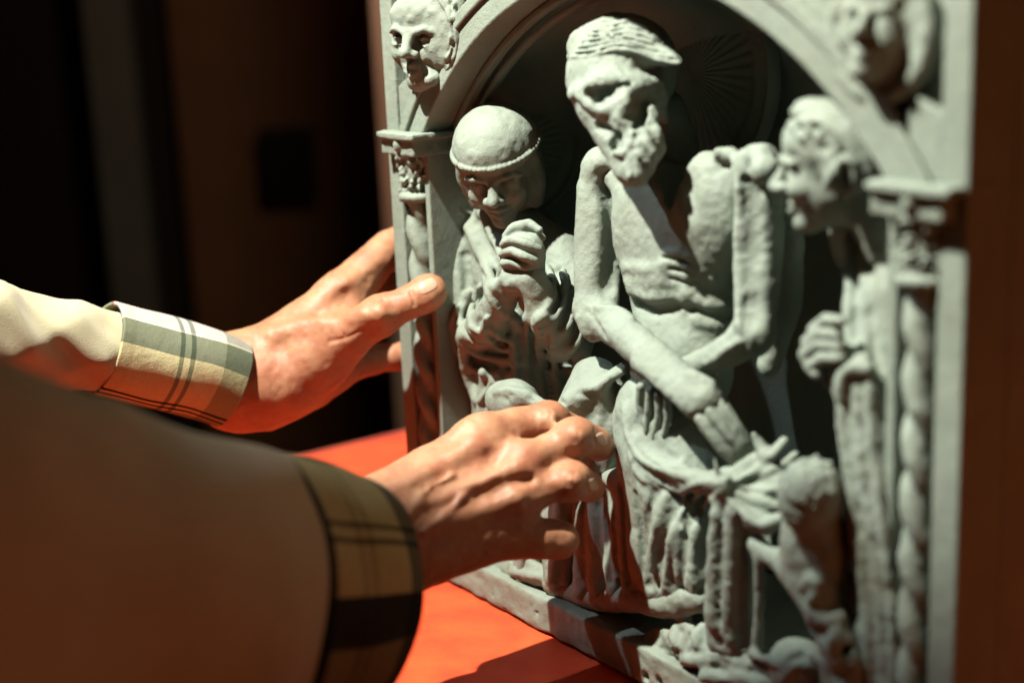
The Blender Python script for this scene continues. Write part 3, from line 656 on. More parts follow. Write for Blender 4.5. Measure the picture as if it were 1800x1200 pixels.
    C.dm([[(x, y, r_, 2) for x, y in l] for l, r_ in [([(1258, 856), (1228, 868), (1212, 898), (1205, 930)], 6), ([(1264, 862), (1244, 880), (1230, 908), (1224, 940)], 6), ([(1256, 850), (1222, 854), (1198, 872), (1188, 896)], 5),
              ([(1275, 846), (1300, 842), (1338, 820), (1362, 792), (1378, 776)], 8), ([(1278, 852), (1320, 858), (1368, 860), (1388, 850)], 7), ([(1278, 860), (1320, 878), (1365, 889), (1388, 884)], 7), ([(1345, 838), (1375, 818), (1398, 798)], 6),
              ([(1276, 868), (1305, 900), (1340, 922), (1385, 905)], 6), ([(1325, 764), (1336, 782), (1348, 800)], 6)]], k=.004)
    C.dm([[(x, y, 4, 0) for x, y in l] for l in [[(1252, 862), (1232, 880), (1220, 910), (1214, 940)], [(1245, 854), (1215, 866), (1198, 892)], [(1285, 850), (1330, 845), (1368, 828)], [(1290, 856), (1330, 868), (1380, 876)], [(1285, 868), (1325, 892), (1380, 898)], [(1290, 838), (1325, 812), (1345, 790)]]], k=.004, neg=True)
    C.c(WC([(1325, 758, -.014, 2), (1332, 775, -.012, 7), (1345, 800, -.010, 12)]), k=.004); C.c(WC([(1378, 778, -.014, 5), (1360, 800, -.010, 8)]), k=.003); C.c(WC([(1400, 797, -.014, 5), (1380, 815, -.010, 7)]), k=.003)
    C.dm([[(x, y, 4, 1) for x, y in l] for l in [[(1272, 900), (1266, 1000), (1268, 1080), (1262, 1120)], [(1298, 910), (1300, 1000), (1298, 1080), (1304, 1130)]]], k=.008, neg=True)
    C.dm([[(x, y, 5, 1) for x, y in l] for l in [[(1258, 905), (1250, 1000), (1252, 1090)], [(1285, 900), (1284, 1000), (1280, 1100)], [(1250, 1075), (1262, 1100), (1285, 1122)]]], k=.007)
    for q in [(1268, 1052, 3), (1277, 1022, 2.5), (1265, 1065, 3), (1262, 1068, 4)]: C.d([q], k=.002, neg=True)
    C.dm([[(x, y, 6, 1) for x, y in l] for l in [[(1205, 880), (1180, 950), (1170, 1030)], [(1172, 870), (1150, 940), (1140, 1020)], [(1222, 930), (1216, 990), (1222, 1040)]]], k=.004)
    C.dm([[(x, y, 6, -1) for x, y in l] for l in [[(1192, 880), (1166, 945), (1156, 1030)], [(1215, 900), (1200, 970), (1196, 1035)], [(1150, 870), (1134, 930), (1126, 1020)]]], k=.005, neg=True)
    # vertical folds over the shins
    for x0, x1, r_ in [(1128, 1150, 12), (1100, 1112, 13), (1160, 1188, 10), (1072, 1082, 13), (1046, 1052, 13), (1020, 1026, 13)]:
        C.c(WC([(x0, 850, -.016, r_), ((x0 + x1) / 2, 940, -.010, r_ + 2), (x1, 1035, -.008, r_ + 5)]), k=.006)
    C.c(WC([(1050, 835, -.022, 26), (1095, 850, -.018, 26), (1140, 880, -.014, 22)]), k=.008); C.e(W(1090, 950, -.030)[:3], (.040, .022, .042), k=.008)
    C.dm([[(x, y, 7, -2) for x, y in l] for l in [[(1090, 860), (1098, 950), (1102, 1020)], [(1062, 860), (1066, 950), (1070, 1020)], [(1118, 870), (1130, 950), (1140, 1030)]]], k=.004, neg=True)
    C.noise(.0007, .009, 31).noise(.0003, .003, 32); carve('loincloth', C, M_STONE, body)

def fig_right():
    S = Sculpt(.0011, ((.25, -.07, .02), (.47, .14, .31)))
    S.c(WC([(1585, 450, -.038, 46), (1580, 520, -.032, 62), (1580, 620, -.028, 66), (1590, 760, -.026, 70), (1610, 900, -.026, 76), (1620, 1200, -.026, 80)]), k=.014)
    S.c(WC([(1512, 440, -.030, 16), (1510, 520, -.024, 22), (1505, 640, -.014, 24)]), k=.010)
    S.c(WC([(1520, 650, -.008, 34), (1490, 652, -.006, 24)]), k=.010)
    for x0, x1, r_ in [(1492, 1528, 20), (1515, 1550, 20), (1545, 1575, 24)]:
        S.c(WC([(x0, 665, -.008, r_), (x0 + 2, 760, -.006, r_), ((x0 + x1) / 2, 900, -.005, r_), (x1, 1050, -.005, r_), (x1 + 8, 1240, -.005, r_)]), k=.010)
    S.c(WC([(1462, 985, -.008, 8), (1485, 1010, -.006, 16), (1510, 1080, -.004, 18), (1530, 1190, -.004, 18)]), k=.006)
    S.smooth(3)
    S.d([(1490, 420, 7, 1), (1494, 480, 8, 1), (1492, 560, 8, 1), (1494, 630, 7, 1)], k=.006); S.d([(1504, 440, 5), (1506, 520, 6), (1504, 620, 5)], k=.005, neg=True); S.d([(1520, 450, 7, 1), (1522, 540, 7, 1), (1522, 630, 6)], k=.006)
    S.d([(1538, 470, 8), (1540, 560, 9), (1545, 640, 8)], k=.010, neg=True); S.d([(1560, 430, 14), (1562, 500, 12), (1570, 600, 8)], k=.012)
    S.c(WC([(1452, 665, -.004, 7), (1475, 690, -.003, 10)]), k=.003)
    S.dm([[(x0, 655, 6, 2), (x0 + 2, 760, 7, 2), ((x0 + x1) / 2, 900, 7, 2), (x1, 1050, 7, 2), (x1 + 8, 1195, 7, 2)] for x0, x1 in [(1480, 1520), (1502, 1540), (1526, 1560)]], k=.007)
    S.dm([[(x0, 665, 5, -1), (x0 + 2, 760, 6, -1), ((x0 + x1) / 2, 900, 7, -2), (x1, 1050, 7, -2), (x1 + 8, 1195, 6, -1)] for x0, x1 in [(1492, 1530), (1514, 1550)]], k=.006, neg=True)
    S.d([(1478, 700, 5, 1), (1478, 665, 7, 2), (1498, 645, 8, 2), (1525, 648, 7, 2)], k=.004)
    S.noise(.0006, .009, 41).noise(.0003, .003, 42)
    body = carve('praying_figure', S, M_STONE, CARV); body['label'] = 'bareheaded praying figure in a long sleeved robe, seen in profile'
    H = Sculpt(.0008); o = W(1466, 292, -.016); f = nrm((-.86, -.50, -.12)); up = nrm((-.14, -.02, 1)); k = .0310
    face(H, o, f, up, k, ())
    H.frame(o, f, up, k); H.c([(0, -.3, -.3, .40), (.0, -.70, -1.3, .36)], k=.006)
    H.e((0, -.24, .44), (.78, .84, .64), k=.004)
    for sx in (-1, 1): H.e((sx * .66, -.40, .0), (.18, .42, .44), k=.004)
    H.smooth(1)
    for j in range(10):
        l = [(1396 + abs(j - 4) * 2, 226 - (12 - j) * 3.6), (1425 + j * 2, 200 - (12 - j) * 2.2 + j * 3), (1465 + j * 2, 188 + j * 7), (1505, 205 + j * 9), (1535 - j, 240 + j * 8)]
        l = [(x, yy + 3 * math.sin(i * 2 + j)) for i, (x, yy) in enumerate(l)]
        H.d([(x, yy, 5, 2) for x, yy in l], k=.0025); H.d([(x, yy + 6, 3, 1) for x, yy in l], k=.0015, neg=True)
    for q in [(1392, 218), (1404, 236), (1420, 226), (1436, 240), (1450, 232), (1462, 250), (1470, 268)]: H.d([(q[0], q[1], 7, 3), (q[0] + 5, q[1] + 8, 6, 3)], k=.002)
    for q in [(1412, 232), (1428, 236), (1444, 244), (1458, 262)]: H.d([(q[0], q[1], 4, 3)], k=.002, neg=True)
    H.d([(1484, 308, 9, -1), (1486, 326, 7, -1)], k=.002, neg=True); H.d([(1468, 304, 5, 4), (1474, 286, 6, 5), (1492, 284, 6, 5), (1503, 304, 6, 5), (1500, 330, 5, 5), (1486, 346, 6, 4)], k=.002)
    H.noise(.0003, .004, 3); carve('head', H, M_STONE, body)
    P = Sculpt(.0008)
    P.c(WC([(1495, 645, -.010, 26), (1465, 615, -.006, 30), (1452, 592, -.004, 30)]), k=.006); P.smooth(2)
    for l in [[(1478, 566), (1452, 562), (1430, 578), (1432, 600)], [(1476, 588), (1442, 584), (1418, 600), (1424, 620)], [(1476, 608), (1440, 605), (1414, 622), (1424, 642)], [(1478, 628), (1448, 628), (1424, 644), (1436, 656)]]:
        P.c(WC([(x, y, .004 if i < 2 else .002, 11) for i, (x, y) in enumerate(l)]), k=.002)
    P.d([(1470, 575, 6, 2), (1490, 600, 7, 2)], k=.003, neg=True)
    P.noise(.0003, .004, 3); carve('clasped_hands', P, M_STONE, body)

def small_figures():
    # the little figure crouching at the lower right: curly head, bent arm, long textured limb
    S = Sculpt(.0010)
    S.e(W(1425, 864, .011)[:3], (.0150, .0155, .0165), k=.004); S.e(W(1416, 892, .015)[:3], (.011, .012, .012), k=.006)
    S.e(W(1440, 950, -.002)[:3], (.020, .018, .028), k=.008)
    S.c(WC([(1330, 958, .004, 18), (1365, 982, .004, 19), (1400, 1008, .004, 21), (1425, 1015, .004, 25)]), k=.008)
    S.c(WC([(1405, 1012, .004, 26), (1435, 1052, .006, 34), (1465, 1110, .006, 36), (1490, 1170, .004, 38), (1500, 1240, .002, 38)]), k=.008)
    S.c(WC([(1335, 975, .006, 10), (1334, 1060, .004, 10), (1330, 1170, .002, 11)]), k=.004)
    S.c(WC([(1318, 980, -.006, 14), (1308, 1140, -.008, 14)]), k=.004)
    S.e(W(1405, 1175, .0)[:3], (.017, .014, .016), k=.006); S.c(WC([(1445, 1145, .006, 12), (1455, 1175, .006, 16), (1462, 1215, .004, 14)]), k=.005)
    S.smooth(2); rs = random.Random(2)
    curls = []; holes = []
    for j in range(60):
        a = j * 2.39996; q = math.sqrt(j / 60) * 50; x = 1427 + q * math.cos(a); y = 848 + q * .82 * math.sin(a); b = rs.uniform(0, 6.28)
        curls.append([(x + 5 * math.cos(b), y + 5 * math.sin(b), 5.5, 2), (x + 5 * math.cos(b + 2), y + 5 * math.sin(b + 2), 5.5, 3), (x + 5 * math.cos(b + 4), y + 5 * math.sin(b + 4), 4.5, 2)])
        if j % 2: holes.append([(x, y, 3.6, .5), (x + 5 * math.cos(b + 5), y + 6 * math.sin(b + 5), 3, .5)])
    S.dm(curls, k=.001); S.dm(holes, k=.001, neg=True)
    S.d([(1396, 892, 5, 1), (1408, 900, 5, 1)], k=.002, neg=True); S.d([(1392, 910, 3), (1404, 915, 3)], k=.002, neg=True); S.d([(1424, 884, 5, 1), (1436, 888, 4, 1)], k=.002, neg=True)
    for j in range(46):
        t = rs.random(); x = 1430 + t * 66 + rs.uniform(-30, 26); y = 1026 + t * 180 + rs.uniform(-14, 14)
        S.d([(x, y, rs.uniform(5, 8)), (x + rs.uniform(-7, 7), y + rs.uniform(3, 12), rs.uniform(4, 7))], k=.006, neg=rs.random() < .45)
    S.dm([[(x, y, 7, 2) for x, y in l] for l in [[(1372, 1170), (1392, 1148), (1425, 1146), (1448, 1165)], [(1378, 1190), (1400, 1168), (1432, 1172)], [(1362, 1165), (1350, 1160), (1322, 1150)]]], k=.004)
    for j in range(13): S.d([(1311 - j * .8, 1000 + j * 11, 4.5, 2)], k=.0008)
    S.noise(.0006, .007, 51).noise(.0003, .003, 52)
    o = carve('small_crouching_figure', S, M_STONE, CARV); o['label'] = 'small curly headed figure crouching in front of the robe'
    # its fellow, mostly hidden behind the living hand
    S = Sculpt(.0010)
    S.e(W(905, 712, -.004)[:3], (.022, .014, .017), k=.008); S.c(WC([(872, 700, .0, 16), (915, 694, .002, 14), (958, 712, -.002, 10)]), k=.008)
    S.c(WC([(1102, 640, -.024, 10), (1066, 668, -.016, 12), (1035, 690, -.010, 16), (1005, 708, -.006, 20), (985, 745, -.006, 24)]), k=.008)
    S.e(W(1050, 745, -.026)[:3], (.026, .020, .042), k=.010); S.c(WC([(1082, 670, -.030, 20), (1066, 760, -.024, 36), (1040, 830, -.020, 40)]), k=.010)
    S.c(WC([(1000, 840, -.016, 34), (985, 920, -.012, 32), (985, 1020, -.012, 32)]), k=.010); S.c(WC([(940, 900, -.014, 30), (930, 1000, -.014, 30)]), k=.010)
    S.smooth(3)
    for q in [(1030, 694, 4), (1015, 690, 3), (1005, 722, 4), (985, 706, 3), (900, 692, 3), (930, 700, 3), (885, 700, 3), (1045, 690, 3)]: S.d([(q[0], q[1], q[2] + 1), (q[0] + 6, q[1] + 3, q[2])], k=.003, neg=True)
    S.d([(1095, 652, 5, 1), (1072, 664, 6, 1), (1050, 680, 5, 1), (1030, 684, 6, 1)], k=.003); S.d([(870, 690, 4), (890, 684, 6), (925, 690, 5)], k=.004)
    for x in (1060, 1085): S.d([(x, 690, 5), (x - 8, 760, 6), (x - 20, 830, 5)], k=.007)
    for x in (930, 955, 985, 1010): S.d([(x, 880, 7, 1), (x - 6, 950, 8, 1), (x - 14, 1020, 8, 1)], k=.005)
    S.noise(.0006, .008, 61).noise(.0003, .003, 62)
    o = carve('small_kneeling_figure', S, M_STONE, CARV); o['label'] = 'small kneeling figure with raised arm beside the cloak'
    # gathered cloth and ground on the plinth
    S = Sculpt(.0010)
    S.c(WC([(1148, 1140, -.010, 18), (1195, 1130, -.012, 30), (1255, 1140, -.010, 40), (1330, 1180, -.008, 46), (1420, 1225, -.006, 50)]), k=.010)
    S.c(WC([(860, 985, -.016, 16), (900, 1000, -.010, 16), (950, 1012, -.008, 18), (985, 1030, -.010, 18)]), k=.008)
    S.c(WC([(1010, 1040, -.012, 22), (1060, 1050, -.012, 24), (1120, 1050, -.010, 26), (1180, 1060, -.010, 26), (1235, 1050, -.008, 26)]), k=.010)
    S.smooth(2)
    S.dm([[(x, y, r_, 3) for x, y in l] for l, r_ in [([(1136, 1128), (1150, 1110), (1172, 1112), (1184, 1128)], 8), ([(1184, 1135), (1190, 1106), (1208, 1098), (1222, 1120)], 9), ([(1222, 1135), (1238, 1105), (1264, 1092), (1292, 1100)], 10), ([(1205, 1160), (1250, 1158), (1290, 1142), (1322, 1168)], 11),
              ([(1240, 1188), (1290, 1190), (1345, 1200)], 12), ([(1290, 1115), (1284, 1148), (1308, 1162)], 8), ([(1150, 1142), (1180, 1158), (1212, 1176)], 8), ([(1330, 1165), (1370, 1190), (1400, 1195)], 9)]], k=.004)
    S.dm([[(x, y, r_, 1) for x, y in l] for l, r_ in [([(1256, 1172), (1272, 1180)], 8), ([(1210, 1146), (1232, 1148)], 5), ([(1170, 1124), (1176, 1140)], 5), ([(1210, 1120), (1214, 1140)], 5), ([(1262, 1120), (1280, 1130)], 6), ([(1320, 1180), (1350, 1190)], 6), ([(1196, 1148), (1160, 1140)], 4)]], k=.003, neg=True)
    S.dm([[(x, y, 6, 2) for x, y in l] for l in [[(880, 975), (905, 992), (935, 996)], [(930, 985), (955, 1000), (985, 1008)], [(900, 1005), (940, 1012), (975, 1020)]]], k=.004)
    S.noise(.0008, .006, 71).noise(.0003, .003, 72); carve('gathered_cloth', S, M_STONE, CARV)
fig_left(); fig_centre(); fig_right(); small_figures()
# ================================================================ the person reaching in: two hands, two plaid-cuffed sleeves
PERS = thing('person', 'person in beige jacket with turned-back plaid cuffs, both hands reaching to the carving', 'person', D(100, 900, .75)[:3])
def rel(o):
    o.matrix_parent_inverse = Matrix.Translation(-PERS.location); return o
def left_hand():
    S = Sculpt(.0008)
    S.c(DC([(250, 650, 0.960, 62), (350, 655, 0.975, 68), (420, 668, 0.983, 72)]), k=.012)
    S.c(DC([(420, 640, 0.987, 52), (480, 612, 0.989, 50), (545, 568, 0.993, 48), (600, 520, 1.000, 42)]), k=.014)
    S.c(DC([(430, 690, 0.983, 60), (500, 672, 0.985, 62), (560, 630, 0.987, 58), (600, 590, 0.985, 50)]), k=.014)
    # index finger running up behind the column
    S.c(DC([(600, 522, 1.003, 40), (645, 476, 1.013, 37), (682, 435, 1.023, 31), (705, 422, 1.030, 27), (745, 418, 1.045, 22)]), k=.010)
    S.c(DC([(610, 560, 1.015, 34), (670, 505, 1.033, 26), (700, 486, 1.045, 21), (740, 476, 1.060, 18)]), k=.006)
    # thumb laid along the column
    S.c(DC([(560, 620, 0.981, 50), (610, 588, 0.973, 44), (655, 560, 0.967, 36), (700, 540, 0.963, 31), (745, 520, 0.965, 30), (757, 514, 0.966, 27)]), k=.010)
    S.e(D(668, 556, 0.964)[:3], (.013, .012, .0125), k=.008)
    S.e(D(752, 512, 0.966)[:3], (.0105, .010, .0105), k=.006)
    # heel of the hand and the ring and little fingers passing behind
    S.c(DC([(400, 705, 0.987, 48), (470, 712, 0.995, 44), (550, 680, 1.005, 38), (620, 640, 1.015, 30), (668, 628, 1.025, 26), (760, 622, 1.035, 23)]), k=.010)
    # tendons and the hollow between thumb and index
    S.c(DC([(590, 548, 0.960, 14), (640, 512, 0.983, 14), (690, 480, 1.000, 12)]), k=.012, neg=True)
    S.smooth(3)
    for l in [[(520, 568), (545, 562), (575, 560)], [(560, 572), (590, 570), (606, 588)], [(604, 560), (620, 570)], [(655, 536), (660, 552), (668, 566)], [(664, 532), (670, 548), (676, 562)], [(674, 529), (679, 544), (684, 556)], [(722, 512), (727, 524), (728, 536)],
              [(540, 566), (546, 576)], [(580, 600), (612, 592), (640, 576)]]: S.d([(x, y, 1.6) for x, y in l], k=.0035, neg=True)
    S.d([(480, 588, 5, -3), (530, 574, 6, -2), (590, 566, 6, -1), (640, 552, 5, -1)], k=.012); S.d([(560, 545, 6), (610, 520, 7)], k=.012, neg=True); S.d([(668, 550, 8, 2)], k=.010)
   
    S.noise(.0005, .011, 1).noise(.00025, .004, 2)
    h = rel(carve('hand', S, M_SKIN, PERS)); h['label'] = 'hand with thumb laid along the twisted column'
    nail(h, 752, 503, -28, 19, 13)
def nail(par, cx, cy, ang, hl, hw):
    """a thin plate laid on the finger's own surface; centre, direction and half sizes in photo pixels"""
    bpy.context.view_layer.update(); ca, sa = math.cos(math.radians(ang)), math.sin(math.radians(ang)); N = 17; V = []; last = None
    for i in range(N):
        for j in range(N):
            u = -1 + 2 * i / (N - 1); v = -1 + 2 * j / (N - 1); uu = u * math.sqrt(1 - v * v * .38); vv = v * math.sqrt(1 - u * u * .30)
            q = Vector(ray(cx + ca * uu * hl - sa * vv * hw, cy + sa * uu * hl + ca * vv * hw)).normalized(); ok, p, nn, _ = par.ray_cast(Vector(CAM), q)
            if not ok:
                if last is None: _, p, nn, _ = par.ray_cast(Vector(CAM), Vector(ray(cx, cy)).normalized())
                else: p, nn = last
            last = (p, nn); e = max(abs(u), abs(v)); V.append((p + nn * (.00042 - (.0010 if e > .99 else 0) + .0002 * (1 - v * v)))[:])
    V = np.array(V).reshape(N, N, 3)
    for _ in range(4): V[1:-1, 1:-1] = .5 * V[1:-1, 1:-1] + .125 * (V[:-2, 1:-1] + V[2:, 1:-1] + V[1:-1, :-2] + V[1:-1, 2:])
    Q = [(i * N + j, i * N + j + 1, (i + 1) * N + j + 1, (i + 1) * N + j) for i in range(N - 1) for j in range(N - 1)]
    o = rel(link('nail', mesh_np('nail', V.reshape(-1, 3), np.array(Q)), M_NAIL)); o.parent = par; o.matrix_parent_inverse = Matrix(); return o
M_NAIL = skin('nail', (.48,.30,.21), (.46,.27,.19)); M_NAIL.node_tree.nodes['Principled BSDF'].inputs['Roughness'].default_value = .25
def right_hand():
    S = Sculpt(.0008)
    S.c(DC([(560, 960, .775, 78), (640, 935, .790, 76), (690, 925, .800, 72)]), k=.014); S.c(DC([(560, 1000, .770, 70), (650, 985, .785, 66), (700, 975, .795, 62)]), k=.014)
    S.c(DC([(680, 885, .812, 56), (760, 830, .826, 50), (848, 780, .838, 44)]), k=.016)
    S.c(DC([(690, 920, .806, 60), (790, 870, .816, 52), (915, 826, .828, 38)]), k=.016)
    S.c(DC([(700, 950, .802, 62), (800, 920, .812, 54), (915, 876, .822, 38)]), k=.016)
    S.c(DC([(710, 975, .804, 58), (810, 958, .812, 50), (900, 938, .820, 40)]), k=.016)
    S.e(D(845, 768, .834)[:3], (.0125, .0125, .0115), k=.012); S.e(D(925, 806, .824)[:3], (.011, .011, .010), k=.010); S.e(D(912, 868, .816)[:3], (.010, .010, .010), k=.010)
    # index, behind the others
    S.c(DC([(848, 776, .838, 42), (905, 752, .850, 37), (962, 742, .860, 34), (1000, 752, .872, 27), (1030, 764, .884, 22)]), k=.006)
    S.e(D(965, 740, .858)[:3], (.0112, .0112, .0108), k=.006)
    # middle finger
    S.c(DC([(918, 826, .828, 38), (965, 793, .832, 33), (1012, 770, .836, 33), (1045, 776, .846, 30), (1054, 784, .852, 27)]), k=.005)
    S.e(D(1012, 768, .834)[:3], (.0108, .0108, .0108), k=.006)
    # ring finger
    S.c(DC([(918, 878, .820, 38), (962, 856, .822, 33), (1004, 846, .826, 33), (1030, 852, .836, 28), (1037, 857, .840, 26)]), k=.004)
    S.e(D(1003, 846, .824)[:3], (.0108, .0108, .0108), k=.006)
    # little finger, bent in
    S.c(DC([(900, 938, .820, 40), (945, 946, .822, 37), (985, 948, .828, 34)]), k=.006)
    # thumb on the far side, under the palm
    S.c(DC([(760, 900, .840, 50), (850, 860, .866, 36), (930, 830, .885, 30), (975, 822, .893, 27)]), k=.010)
    # web notch, tendons, veins, knuckle wrinkles
    S.c(DC([(962, 900, .822, 10), (985, 900, .822, 11), (1020, 902, .822, 12)]), k=.006, neg=True)
    S.smooth(3)
    for l, k_ in [([(690, 905, 6, -2), (760, 876, 7, -2), (840, 846, 8, -3), (905, 822, 9, -2)], .010), ([(690, 950, 6, -2), (780, 918, 6, -2), (860, 892, 7, -3), (905, 876, 8, -2)], .010),
                  ([(690, 868, 5), (760, 826, 6), (835, 782, 8)], .010), ([(720, 905, 3, 1), (752, 862, 3, 1), (795, 838, 3, 1)], .005), ([(745, 935, 2.5, 1), (790, 900, 2.5, 1), (815, 870, 2.5, 1)], .004)]: S.d(l, k=k_)
    for l, k_ in [([(760, 862, 4, 5.5), (868, 812, 6, 8)], .010), ([(840, 872, 4, 6), (885, 852, 5, 7)], .008), ([(905, 846, 5, 2), (935, 842, 4, 1)], .006)]: S.d(l, k=k_, neg=True)
    for x, y in [(1012, 766), (1003, 844), (962, 738)]:
        S.d([(x, y, 9, 2)], k=.010)
        for i in (-9, -3, 4): S.d([(x + i + 3, y - 14, 1.2), (x + i, y, 1.5), (x + i + 4, y + 13, 1.2)], k=.0022, neg=True)
    for x, y in [(1045, 768), (1034, 852)]: S.d([(x, y - 14, 1.2), (x - 1, y, 1.4), (x + 2, y + 14, 1.1)], k=.0022, neg=True)
    S.noise(.0005, .011, 4).noise(.00025, .004, 5)
    h = rel(carve('hand', S, M_SKIN, PERS)); h['label'] = 'hand reaching across with bent fingers, seen from its back'
    nail(h, 1058, 772, 62, 14, 9)
    nail(h, 1042, 852, 62, 13, 9)

def sleeve(name, rings, mat, nv=120, sub=14, wr=None, par=None, thick=.0018):
    """rings: (px, py, depth, half height px, half width (m), lean) lofted into a tube; uv = along, around"""
    R = []
    for px, py, d, hh, hw, *rest in rings: R.append(np.array([*D(px, py, d)[:3], hh * d / F_PX, hw]))
    R = np.array(R); n = len(R); T = np.linspace(0, n - 1, (n - 1) * sub + 1); P = []
    for t in T:      # Catmull-Rom
        i = min(int(t), n - 2); f = t - i; a, b, c, d = R[max(i - 1, 0)], R[i], R[i + 1], R[min(i + 2, n - 1)]
        P.append(.5 * ((2 * b) + (c - a) * f + (2 * a - 5 * b + 4 * c - d) * f * f + (3 * b - a - 3 * c + d) * f ** 3))
    P = np.array(P); ax = np.gradient(P[:, :3], axis=0); ax /= np.linalg.norm(ax, axis=1)[:, None]
    V = []; UV = []; L = np.concatenate([[0], np.cumsum(np.linalg.norm(np.diff(P[:, :3], axis=0), axis=1))])
    for i in range(len(P)):
        v = UA - ax[i] * (UA @ ax[i]); v /= np.linalg.norm(v); s_ = np.cross(ax[i], v)
        for j in range(nv):
            a = 2 * math.pi * j / nv; k = 1 + (wr(L[i], a, i / (len(P) - 1)) if wr else 0)
            V.append(P[i, :3] + v * math.cos(a) * P[i, 3] * k + s_ * math.sin(a) * P[i, 4] * k)
    m = len(P); Q = []; 
    for i in range(m - 1):
        for j in range(nv): Q.append((i * nv + j, i * nv + (j + 1) % nv, (i + 1) * nv + (j + 1) % nv, (i + 1) * nv + j))
    me = mesh_np(name, np.array(V), np.array(Q)); uvl = me.uv_layers.new(name='UVMap'); arr = []
    for i in range(m - 1):
        for j in range(nv):
            for (ii, jj) in ((i, j), (i, j + 1), (i + 1, j + 1), (i + 1, j)): arr += [L[ii], jj / nv]
    arr2 = np.array(arr, np.float32)
    lv = np.zeros(len(me.loops), np.int32); me.loops.foreach_get('vertex_index', lv)
    uvl.data.foreach_set('uv', arr2)
    o = rel(link(name, me, mat, par or PERS)) if par is None else link(name, me, mat, par)
    md = o.modifiers.new('thickness', 'SOLIDIFY'); md.thickness = thick; md.offset = -1
    return o

def plaid(name, base, along, around, dim=1.0):
    """along / around: lists of (from, to, colour, strength) laid over the base colour in metres along and turns round"""
    k = NT(name); uv = k.n('ShaderNodeUVMap', uv_map='UVMap').outputs[0]; sp = k.n('ShaderNodeSeparateXYZ'); k.t.links.new(uv, sp.inputs[0])
    cur = k.mix(k.ramp(k.noise(300, 3), .3, .7), tuple(x * .9 for x in base), base)
    wob = k.math('MULTIPLY', k.math('SUBTRACT', k.noise(40, 2), .5), .0016)
    for axis, L in ((0, along), (1, around)):
        c = k.math('ADD', sp.outputs[axis], wob)
        for a, b, col, stg in L:
            m = k.math('MULTIPLY', k.math('GREATER_THAN', c, a), k.math('LESS_THAN', c, b))
            cur = k.mix(k.math('MULTIPLY', m, stg), cur, col, 'MULTIPLY')
    k.set(k.b.inputs['Base Color'], cur); k.b.inputs['Roughness'].default_value = .88; k.b.inputs['Specular IOR Level'].default_value = .2
    wv = k.n('ShaderNodeTexWave'); wv.inputs['Scale'].default_value = 300; wv.bands_direction = 'DIAGONAL'; k.t.links.new(k.co(), wv.inputs['Vector'])
    n1 = k.bump(k.noise(1300, 2), .0005, .6); n1 = k.bump(k.noise(110, 4), .0018, .45, n1); k.set(k.b.inputs['Normal'], n1); return k.m

M_JACKET_LIT = cloth('jacket_cotton_lit', (.29, .26, .165), (.33, .295, .20))  # same jacket cloth retoned: the far sleeve's lighting is put into its colour
def wr_soft(L, a, t): return .012 * math.sin(3 * a + L * 60) + .008 * math.sin(7 * a - L * 130)
def left_sleeve():
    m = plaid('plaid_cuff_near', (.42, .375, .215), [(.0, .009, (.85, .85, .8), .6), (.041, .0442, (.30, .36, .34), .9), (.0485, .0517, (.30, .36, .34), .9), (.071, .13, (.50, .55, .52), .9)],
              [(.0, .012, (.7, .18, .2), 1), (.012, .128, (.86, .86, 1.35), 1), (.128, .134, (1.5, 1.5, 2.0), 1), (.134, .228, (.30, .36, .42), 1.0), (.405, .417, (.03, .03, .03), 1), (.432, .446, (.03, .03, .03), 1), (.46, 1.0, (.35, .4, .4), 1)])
    m2 = M_JACKET
    def rdg(x): return 1.15 - 2 * math.sqrt(math.sin(x) ** 2 + .08)
    def wr(L, a, t):
        e = min(1, (1 - t) * 7)
        return e * (.085 * rdg(L * 60 + 1.3 * math.sin(a + .6) + .5 * math.sin(2 * a)) + .06 * rdg(L * 34 - 1.7 * math.sin(a) + 2) + .035 * rdg(2.5 * a + L * 55) + .015 * math.sin(9 * a - L * 200)) + .05 * e
    j = sleeve('jacket_sleeve', [(-260, 560, .82, 160, .050), (-60, 588, .872, 108, .040), (70, 604, .905, 84, .035), (200, 618, .935, 70, .031)], M_JACKET_LIT, wr=wr, sub=60, nv=180)
    j['label'] = 'beige sleeve crumpled above the plaid cuff'
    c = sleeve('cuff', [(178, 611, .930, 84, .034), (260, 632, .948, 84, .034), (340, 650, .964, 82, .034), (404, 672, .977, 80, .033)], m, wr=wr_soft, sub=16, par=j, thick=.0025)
    c.matrix_parent_inverse = Matrix()
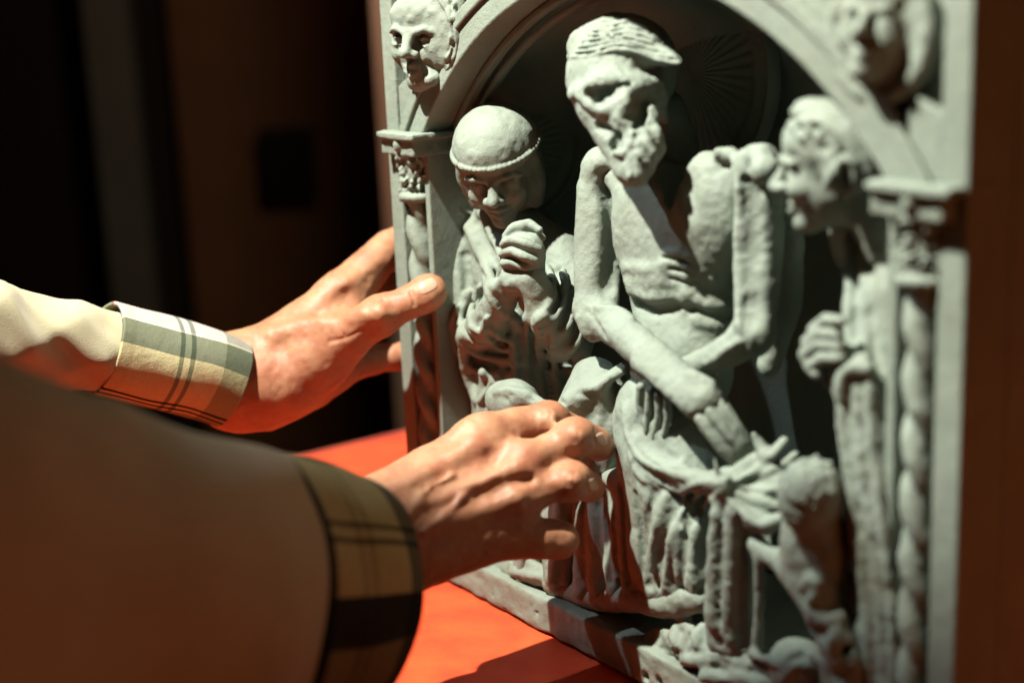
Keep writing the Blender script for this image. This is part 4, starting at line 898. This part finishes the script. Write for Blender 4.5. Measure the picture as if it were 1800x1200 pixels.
def right_sleeve():
    m = plaid('plaid_cuff_front', (.42, .31, .14), [(-.01, .005, (.06, .06, .05), 1), (.026, .031, (.62, .6, .6), .8), (.035, .040, (.66, .64, .6), .8), (.064, .078, (.26, .28, .3), 1)],
              [(.0, .04, (.35, .38, .35), .9), (.152, .160, (.25, .24, .2), .95), (.172, .180, (.25, .24, .2), .95), (.238, .295, (.04, .04, .04), 1), (.295, .50, (.35, .32, .3), .9), (.86, 1.0, (.4, .45, .4), .9)])
    def wr(L, a, t): return .05 * math.sin(L * 30 + 2.2 * math.sin(a)) + .055 * (1 - abs(math.sin(L * 19 + a * 1.5))) + .02 * math.sin(3 * a - L * 20) + .012 * math.sin(6 * a + L * 50)
    j = sleeve('jacket_sleeve', [(-420, 1150, .46, 600, .085), (-150, 1110, .52, 525, .080), (110, 1075, .585, 395, .070), (290, 1058, .635, 302, .060), (425, 1050, .685, 248, .050), (495, 1048, .705, 228, .046)], M_JACKET, wr=wr, sub=16, nv=160)
    j['label'] = 'large beige sleeve nearest the viewer, out of focus'
    c = sleeve('cuff', [(425, 1050, .690, 262, .056), (495, 1046, .712, 246, .054), (560, 1042, .732, 228, .051), (618, 1038, .752, 204, .047)], m, wr=wr_soft, sub=16, nv=160, par=j, thick=.003)
    c.matrix_parent_inverse = Matrix()
def torso():  # unseen head and shoulders, placed to keep the key off the near sleeve
    S = Sculpt(.006); M_HAIR = simple('dark_hair', (.03, .02, .015))
    face(S, (.212, -.392, .672), (-.05, 1, -.75), (0, .6, 1), .108)
    S.frame(); S.c([(.22, -.46, .60, .055), (.245, -.56, .55, .065), (.24, -.64, .47, .08)], k=.03)
    b = rel(carve('body', S, M_SKIN, PERS))
    H = Sculpt(.006); H.frame((.212, -.392, .672), (-.05, 1, -.75), (0, .6, 1), .108); H.e((0, -.30, .42), (.96, .90, .80)); H.e((0, .75, -.1), (.8, .5, .75), k=.02, neg=True); H.noise(.004, .02, 3)
    rel(carve('hair', H, M_HAIR, b)).parent = b; bpy.data.objects['hair'].matrix_parent_inverse = Matrix()
    S = Sculpt(.008); S.c([(.24, -.72, .40, .14), (.22, -.80, .05, .17), (.22, -.84, -.3, .17)], k=.05); S.c([(.05, -.68, .38, .085), (.24, -.68, .45, .09), (.43, -.68, .38, .085)], k=.05)
    S.c([(.43, -.68, .38, .075), (.52, -.64, .25, .07), (.50, -.56, .16, .07)], k=.03); S.c([(.05, -.68, .38, .075), (-.02, -.62, .25, .065), (-.03, -.45, .2, .055)], k=.03)
    S.noise(.006, .05, 2); rel(carve('jacket', S, M_JACKET, PERS))
left_hand(); right_hand(); left_sleeve(); right_sleeve(); torso()
